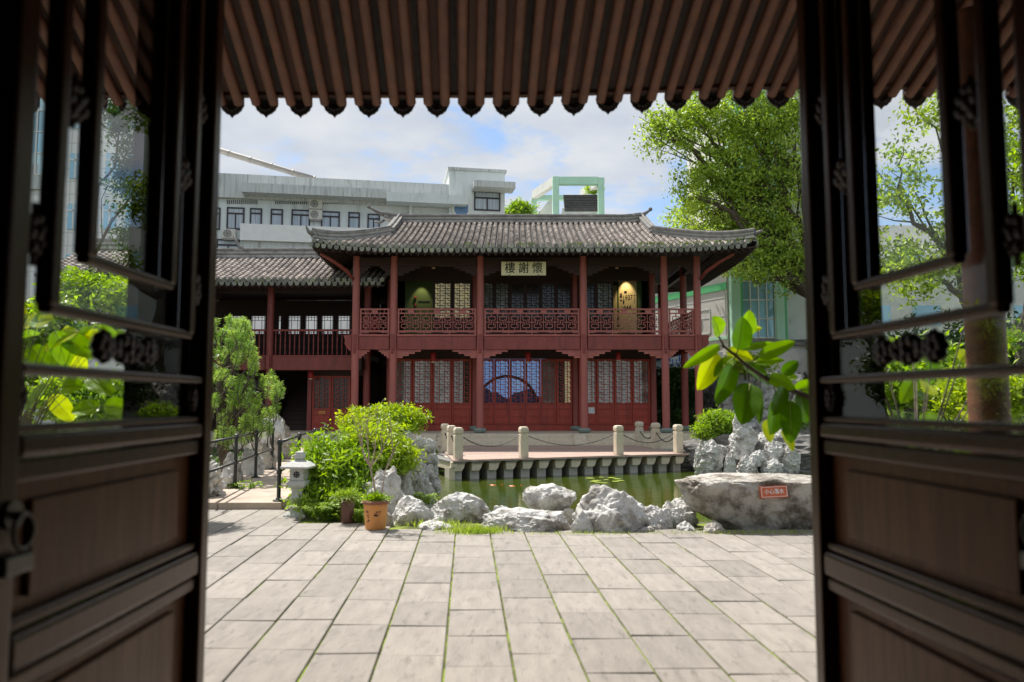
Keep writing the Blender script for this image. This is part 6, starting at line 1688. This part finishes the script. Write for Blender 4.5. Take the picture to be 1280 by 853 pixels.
while x < X1: grooves.box(x, x + .035, yt - .0165, yt - .0125, 0, 26); x += 1.05
grooves.build('tile_joints', M_['greyband'], TB)
pitch_z = zc(192) - zc(255) ; 
for fl in range(-1, 4):
    zb_, zt_ = zc(287) + pitch_z * fl, zc(255) + pitch_z * fl
    for k, (a, b_) in enumerate(((86, 101), (131, 146), (158, 184))):
        w_ = MB(); xa, xb = xat(a, yt, 250), xat(b_, yt, 250); w_.box(xa, xb, yt - .06, yt - .02, zb_, zt_)
        o = w_.build('window', M_['blueglass'], TB)
        q = MB(); q.box((xa+xb)/2 - .05, (xa+xb)/2 + .05, yt - .10, yt - .062, zb_, zt_); q.box(xa, xb, yt - .10, yt - .062, (zb_+zt_)/2 + .3, (zb_+zt_)/2 + .38); q.build('mullion', M_['paletile'], o)
for blk, (a, b_) in enumerate(((-60, 80), (-330, -120))):
    xa, xb = xat(a, yt, 250), xat(b_, yt, 250); n = 8; wv = (xb - xa) / n; z = zc(220)
    gl, gp, ml = MB(), MB(), MB(); f = 0
    while z < 25:
        for k in range(n):
            (gl if f % 3 else gp).box(xa + k*wv + .05, xa + (k+1)*wv - .05, yt - .20, yt - .10, z + .04, z + 1.25)
        ml.box(xa, xb, yt - .24, yt - .09, z - .03, z + .035); z += 1.3; f += 1
    for k in range(n + 1): ml.box(xa + k*wv - .045, xa + k*wv + .045, yt - .27, yt - .245, zc(220), z)
    o = gl.build('curtain_glass', M_['blueglass'], TB); gp.build('spandrel_glass', M_['blueglass2'], TB); ml.build('mullions', M_['paletile'], TB)
# low tiled roof pavilion in front of it, seen through the left glass
LW = empty('garden_pavilion', (-13.0, 26.0, 0), 'small grey tiled garden pavilion left of the side wing behind the door', 'building')
rp = Roof(xat(40, 24), xat(200, 24), 24.0, 29.0, 0, 0, zat(340, 24), zat(312, 26.5), 26.5, sideL=False, sideR=False); build_roof(rp, LW, pitch=.23, seed=14, back=False)
ridge(LW, [Vector((rp.xL + (rp.xR - rp.xL) * k / 8, 26.5, rp.z(0, 26.5))) for k in range(9)], w=.24, h=.26)
MB().box(rp.xL + .3, rp.xR - .3, 25.0, 28.3, 0, rp.z(0, 25.0) - .25).build('wall', M_['whitepaint'], LW)

# ================================================================== green framed roof structure, far behind the hall
M_['mint'] = mat('mint_green_painted_concrete', (.42,.66,.50), (.36,.58,.44), rough=.8, scale=.8, c3=(.62,.68,.62), t3=.62, s3=.6)
M_['slate'] = mat('dark_grey_roof_tiles', (.10,.09,.095), (.065,.06,.062), rough=.8, scale=3)
M_['whiteconc'] = mat('white_weathered_concrete', (.66,.66,.62), (.54,.54,.50), rough=.9, scale=1.2, c3=(.36,.35,.32), t3=.62, s3=.8)
GS = empty('rooftop_pergola', (6.5, 62.0, 0), 'mint green concrete frame around a tiled dormer on a distant white roof', 'building')
yg_ = 62.0
def fb(nm, px0, px1, py0, py1, y0, y1, m, par=None): return MB().box(xat(px0, y0, 250), xat(px1, y0, 250), y0, y1, zat(py1, y0), zat(py0, y0)).build(nm, M_[m], par or GS)
fb('post', 691, 699, 221, 275, yg_, yg_ + .6, 'mint'); fb('post', 748, 755.5, 222, 275, yg_, yg_ + .6, 'mint'); fb('top_beam', 699.2, 747.8, 221, 230, yg_, yg_ + .6, 'mint')
q = MB(); a, b_ = at(695, 226, yg_ + .8), at(668, 244, yg_ + 7.0); q.bar(a, b_, .5, .75); q.build('side_beam', M_['whiteconc'], GS)
q = MB(); a, b_ = at(752, 227, yg_ + .8), at(728, 242, yg_ + 7.0); q.bar(a, b_, .5, .6); q.build('side_beam', M_['whiteconc'], GS)
fb('rear_post', 664.5, 671, 244, 275, yg_ + 7, yg_ + 7.5, 'mint'); fb('rear_beam', 671.2, 730, 244, 250, yg_ + 7, yg_ + 7.5, 'mint')
q = MB(); a0_, a1_ = at(704, 244, yg_ + 2.2), at(747, 244, yg_ + 2.2); b0_, b1_ = at(706, 260, yg_ + 1.0), at(750.5, 260, yg_ + 1.0)
M4 = None
q.add([a0_, a1_, b1_, b0_, a0_ + Vector((0, .1, -.3)), a1_ + Vector((0, .1, -.3)), b1_ + Vector((0, .1, -.3)), b0_ + Vector((0, .1, -.3))], [(0,1,2,3),(7,6,5,4),(0,4,5,1),(1,5,6,2),(2,6,7,3),(3,7,4,0)]); dr = q.build('dormer_roof', M_['slate'], GS)
q = MB()
for r in range(8):
    t = (r + .5) / 8; q.tube([a0_.lerp(b0_, t) + Vector((0, -.03, .03)), a1_.lerp(b1_, t) + Vector((0, -.03, .03))], .05, n=6)
q.build('tile_courses', M_['slate'], dr)
fb('dormer_wall', 703, 752, 260.5, 273, yg_ + 1.1, yg_ + 6, 'whiteconc'); fb('roof_parapet', 640, 762, 268, 276, yg_ - .5, yg_ - .1, 'whiteconc')
q = MB(); q.add([at(672, 268, yg_+2), at(690, 246, yg_+2), at(690, 268, yg_+2), at(672, 268, yg_+5), at(690, 246, yg_+5), at(690, 268, yg_+5)], [(0,1,2),(5,4,3),(0,3,4,1),(1,4,5,2),(2,5,3,0)]); q.build('gable_wall', M_['whiteconc'], GS)
MB().box(xat(636, yg_), xat(766, yg_), yg_ - .1, yg_ + 12, 0, zat(274, yg_)).build('building_body', M_['whiteconc'], GS)
shp('rooftop_shrub', 652, 262, 60.0, 12, 8, 'round green bush growing on the distant roof left of the mint frame', 'brightleaf', 160, 22, .28, .26, 201, more=[(641,268,60,9,6)], stems=4)
shp('rooftop_shrub', 742, 238, 66.0, 6, 5, 'small plant on the distant roof behind the mint frame', 'brightleaf', 40, 20, .25, .22, 202, stems=2)

# ================================================================== pale stone building with green stripe, right
PB0 = Vector((xat(911, 36.0), 36.0, 0)); ang_ = math.atan2(1.0, -.479)
SBd = empty('stone_building', tuple(PB0), 'pale stone clad building with green stripe behind the right end of the hall', 'building')
M_['stoneclad'] = mat('pale_pinkish_stone_cladding', (.64,.60,.56), (.56,.52,.48), rough=.7, scale=.8, isl=.04)
M_['green'] = mat('bright_green_paint', (.12,.50,.20), (.10,.44,.17), rough=.5)
M_['palegreen'] = mat('pale_mint_panel', (.48,.74,.55), (.42,.68,.50), rough=.5, scale=1)
Ma = Matrix.Translation(PB0) @ Matrix.Rotation(ang_, 4, 'Z')      # local x recedes along the wall, +y is left (towards the hall)
zs0, zs1 = zat(362, 36.0), zat(353, 36.0)
MB().box(0, 30, -6, 0, 0, zat(322, 36.0), Ma).build('wall', M_['stoneclad'], SBd)
MB().box(0, 30, .004, .05, zs0, zs1, Ma).build('green_stripe', M_['green'], SBd)
MB().box(0, 30, .003, .04, zat(424, 36), zat(420, 36), Ma).build('green_stripe', M_['palegreen'], SBd)
MB().box(-.1, 30.1, -6, .25, zat(322, 36.0) + .002, zat(322, 36) + .3, Ma).build('cornice', M_['greyband'], SBd)
q = MB()
for z in (zat(372, 36), zat(395, 36), zat(432, 36)): q.box(0, 30, .003, .012, z, z + .03, Ma)
for k in range(16): q.box(1.9 * k + .1, 1.9 * k + .13, .003, .0165, 0, zs0 - .1, Ma)
for k in range(7):
    x0 = 4.0 * k + 1.2
    for a, b_, c, d in ((x0, x0 + 2.2, zat(415,36), zat(414,36)), (x0, x0 + 2.2, zat(384,36), zat(383,36)), (x0, x0 + .04, zat(415,36), zat(383,36)), (x0 + 2.2, x0 + 2.24, zat(415,36), zat(383,36))): q.box(a, b_, .004, .022, c, d, Ma)
    q.tube([Ma @ Vector((x0 + 1.1 + .45 * math.cos(t), .015, zat(399,36) + .45 * math.sin(t))) for t in [2*PI*j/14 for j in range(15)]], .02, n=4)
q.build('cladding_joints', M_['greyband'], SBd)
# glass fronted tower beside it
GT = empty('glass_tower', (PB0.x + 1.5, 35.8, 0), 'mint green and blue glass tower rising behind the camphor tree', 'building')
def gt(nm, p0, p1, z0, z1, y0, y1, m, par=None): return MB().box(xat(p0, 36, 380), xat(p1, 36, 380), y0, y1, z0, z1).build(nm, M_[m], par or GT)
gt('wall', 911.5, 1060, 0, 17.5, 36.0, 44, 'whiteconc'); 
gt('pillar', 911, 922, 0, 17.8, 35.5, 35.998, 'palegreen'); gt('pillar_edge', 922.1, 925, 0, 17.6, 35.52, 35.996, 'green')
gt('pillar', 966, 976, 0, 17.8, 35.5, 35.998, 'palegreen'); gt('pillar_edge', 976.1, 979, 0, 17.6, 35.52, 35.996, 'green')
x0_, x1_ = xat(925.2, 36, 380), xat(965.8, 36, 380); n = 4; z = zat(423, 36); wv = (x1_ - x0_) / n; gl = MB(); ml = MB()
while z < 17:
    for k in range(n): gl.box(x0_ + k*wv + .03, x0_ + (k+1)*wv - .03, 35.75, 35.8, z + .03, z + .87)
    ml.box(x0_, x1_, 35.70, 35.99, z - .03, z + .027); z += .9
for k in range(n + 1): ml.box(x0_ + k*wv - .028, x0_ + k*wv + .028, 35.67, 35.699, zat(423, 36), z)
gl.build('curtain_glass', M_['blueglass'], GT); ml.build('mullions', M_['whitepaint'], GT)
# low grey roof seen between the leaves
q = MB(); a, b_ = at(840, 285, 48), at(935, 285, 48); q.box(a.x, b_.x, 48, 56, 0, a.z); tag(q.build('low_building', M_['whiteconc']), 'low white building with flat roof glimpsed under the camphor tree', 'building')

# ================================================================== garden wall with tiled coping, library sign
M_['palewall'] = mat('pale_yellow_green_wall', (.60,.64,.50), (.52,.56,.43), rough=.9, scale=.8, c3=(.40,.42,.34), t3=.62, s3=1)
GW = empty('garden_wall', (xat(900, 33.3), 33.3, 0), 'pale garden wall with white and dark tiled coping behind the porch', 'wall')
yw = 33.3
wx0, wx1 = xat(795, yw), xat(1180, yw); zw = zat(474, yw)
MB().box(wx0, wx1, yw, yw + .25, 0, zw).build('wall_body', M_['palewall'], GW)
q = MB(); q.prism([(yw - .35, zw + .06), (yw + .12, zw + .34), (yw + .6, zw + .06), (yw + .6, zw + .001), (yw - .35, zw + .001)], 'x', wx0 - .05, wx1 + .05); q.build('coping', M_['tiledark'], GW)
q = MB(); x = wx0
while x < wx1: q.tube([(x, yw - .40, zw + .075), (x, yw + .08, zw + .36)], .055, n=7); x += .24
q.build('coping_tiles', M_['plaster'], GW)
MB().box(wx0 - .05, wx1 + .05, yw + .02, yw + .22, zw + .35, zw + .50).build('coping_ridge', M_['ridgecap'], GW)
# taller white capped wall at right
yw2 = 31.8
q = MB(); xa, xb = xat(937, yw2), xat(1100, yw2); zt2 = zat(429, yw2)
GW2 = empty('garden_wall', (xa, yw2, 0), 'taller garden wall with curved dark coping at the right door edge', 'wall')
MB().box(xa + .3, xb, yw2 + 1.5, yw2 + 1.75, 0, zt2).build('wall_body', M_['whiteconc'], GW2)
q = MB(); pts = [Vector((xa + (xb - xa) * k / 12, yw2 + 1.6, zt2 + .22 * max(0, 1 - k / 3) ** 2)) for k in range(13)]; q.sweep(pts, .7, .14); q.sweep(pts, .45, .12, z0=.141); q.build('coping', M_['ridgecap'], GW2)
# sign board with blue lettering
ysg = 32.9
LS = empty('library_sign', (xat(850, ysg), ysg, 0), 'white sign board with blue library lettering behind the right porch columns', 'sign')
xa, xb, za, zb_ = xat(806, ysg), xat(888, ysg), zat(461.5, ysg), zat(430, ysg)
MB().box(xa, xb, ysg, ysg + .06, za, zb_).build('board', M_['whitepaint'], LS)
for x in (xa + .3, xb - .3): MB().box(x - .05, x + .05, ysg + .07, ysg + .17, 0, zb_ - .05).build('post', M_['ironblack'], LS)
M_['signblue'] = mat('blue_sign_lettering', (.02,.13,.60), (.02,.15,.65), rough=.5)
text_obj('lettering', '图书馆', M_['signblue'], .62, 2.1, LS, face_front(xat(851, ysg), ysg - .006, zat(444.5, ysg)), ext=.004)
text_obj('lettering', 'U LIBRARY', M_['signblue'], .36, 1.55, LS, face_front(xat(858, ysg), ysg - .006, zat(453.5, ysg)), ext=.004)
q = MB(); q.box(xat(838, ysg), xat(843, ysg), ysg - .012, ysg - .002, zat(457.6, ysg), zat(456.4, ysg)); q.build('small_line', M_['ink'], LS)
# round prohibition sign
yn = 32.6; NSg = empty('prohibition_sign', (xat(893, yn), yn, 0), 'round white no smoking sign with red ring and bar beside the library board', 'sign')
M_['signred'] = mat('red_sign_paint', (.62,.03,.02), (.58,.03,.02), rough=.4)
cx, cz = xat(894, yn, 451), zat(452, yn); r = .24
MB().box(cx - .34, cx + .34, yn + .012, yn + .04, cz - .40, cz + .40).build('board', M_['whitepaint'], NSg)
MB().box(cx - .03, cx + .03, yn + .045, yn + .1, 0, cz + .2).build('post', M_['ironblack'], NSg)
q = MB(); q.tube([(cx + r * math.cos(a), yn + .005, cz + r * math.sin(a)) for a in [2*PI*k/28 for k in range(29)]], .028, n=6, caps=False); q.bar((cx - r*.7, yn + .002, cz + r*.7), (cx + r*.7, yn + .002, cz - r*.7), .045, .012); q.build('red_ring', M_['signred'], NSg)
q = MB(); q.box(cx - .12, cx + .10, yn + .006, yn + .0115, cz - .025, cz + .015); q.box(cx + .06, cx + .12, yn + .006, yn + .0113, cz + .03, cz + .09); q.build('cigarette_mark', M_['ink'], NSg)
# things beyond, so that the horizon is closed
for i, (px, Y, w, h, lab) in enumerate(((1130, 70, 26, 18, 'distant pale apartment block behind the camphor tree'), (60, 90, 60, 16, 'distant pale block far left'), (1240, 60, 30, 12, 'distant white block at the far right'))):
    c = xat(px, Y); B2 = empty('apartment_block', (c, Y, 0), lab, 'building')
    MB().box(c - w/2, c + w/2, Y, Y + 15, 0, h).build('wall', M_['whiteconc'], B2)
    q = MB()
    for fz in range(int(h / 3.2)):
        for k in range(int(w / 4)): q.box(c - w/2 + 1 + 4*k, c - w/2 + 3.2 + 4*k, Y - .05, Y - .005, 1.2 + 3.2*fz, 2.8 + 3.2*fz)
    o = q.build('window_panes', M_['blueglass'], B2); o['kind'] = 'stuff'
for i, (px, Y, rx, rz_) in enumerate(((1120,30,90,40),(1220,28,90,50),(1320,26,90,50),(40,32,60,30),(-60,28,80,40),(230,36,40,18))):
    c = at(px, 470, Y); k_ = Y / F
    tree('background_tree', (c.x, Y, 0), [(c.x, Y, 3.0, rx*k_, 1.8, rz_*k_*1.3), (c.x + rx*k_*.5, Y, 2.4, rx*k_*.6, 1.5, rz_*k_), (c.x - rx*k_*.5, Y, 2.6, rx*k_*.6, 1.5, rz_*k_)],
         ('dark tree far behind the right rocks', 'second dark tree far to the right', 'third dark tree beyond the right door', 'dark tree beyond the left door glass', 'dark tree outside the left door edge', 'dark tree behind the left garden pavilion')[i], 'darkleaf', 420, 20, .26, .22, 300 + i, trunk_r=.16, group='dark trees in the background', nlimb=9)
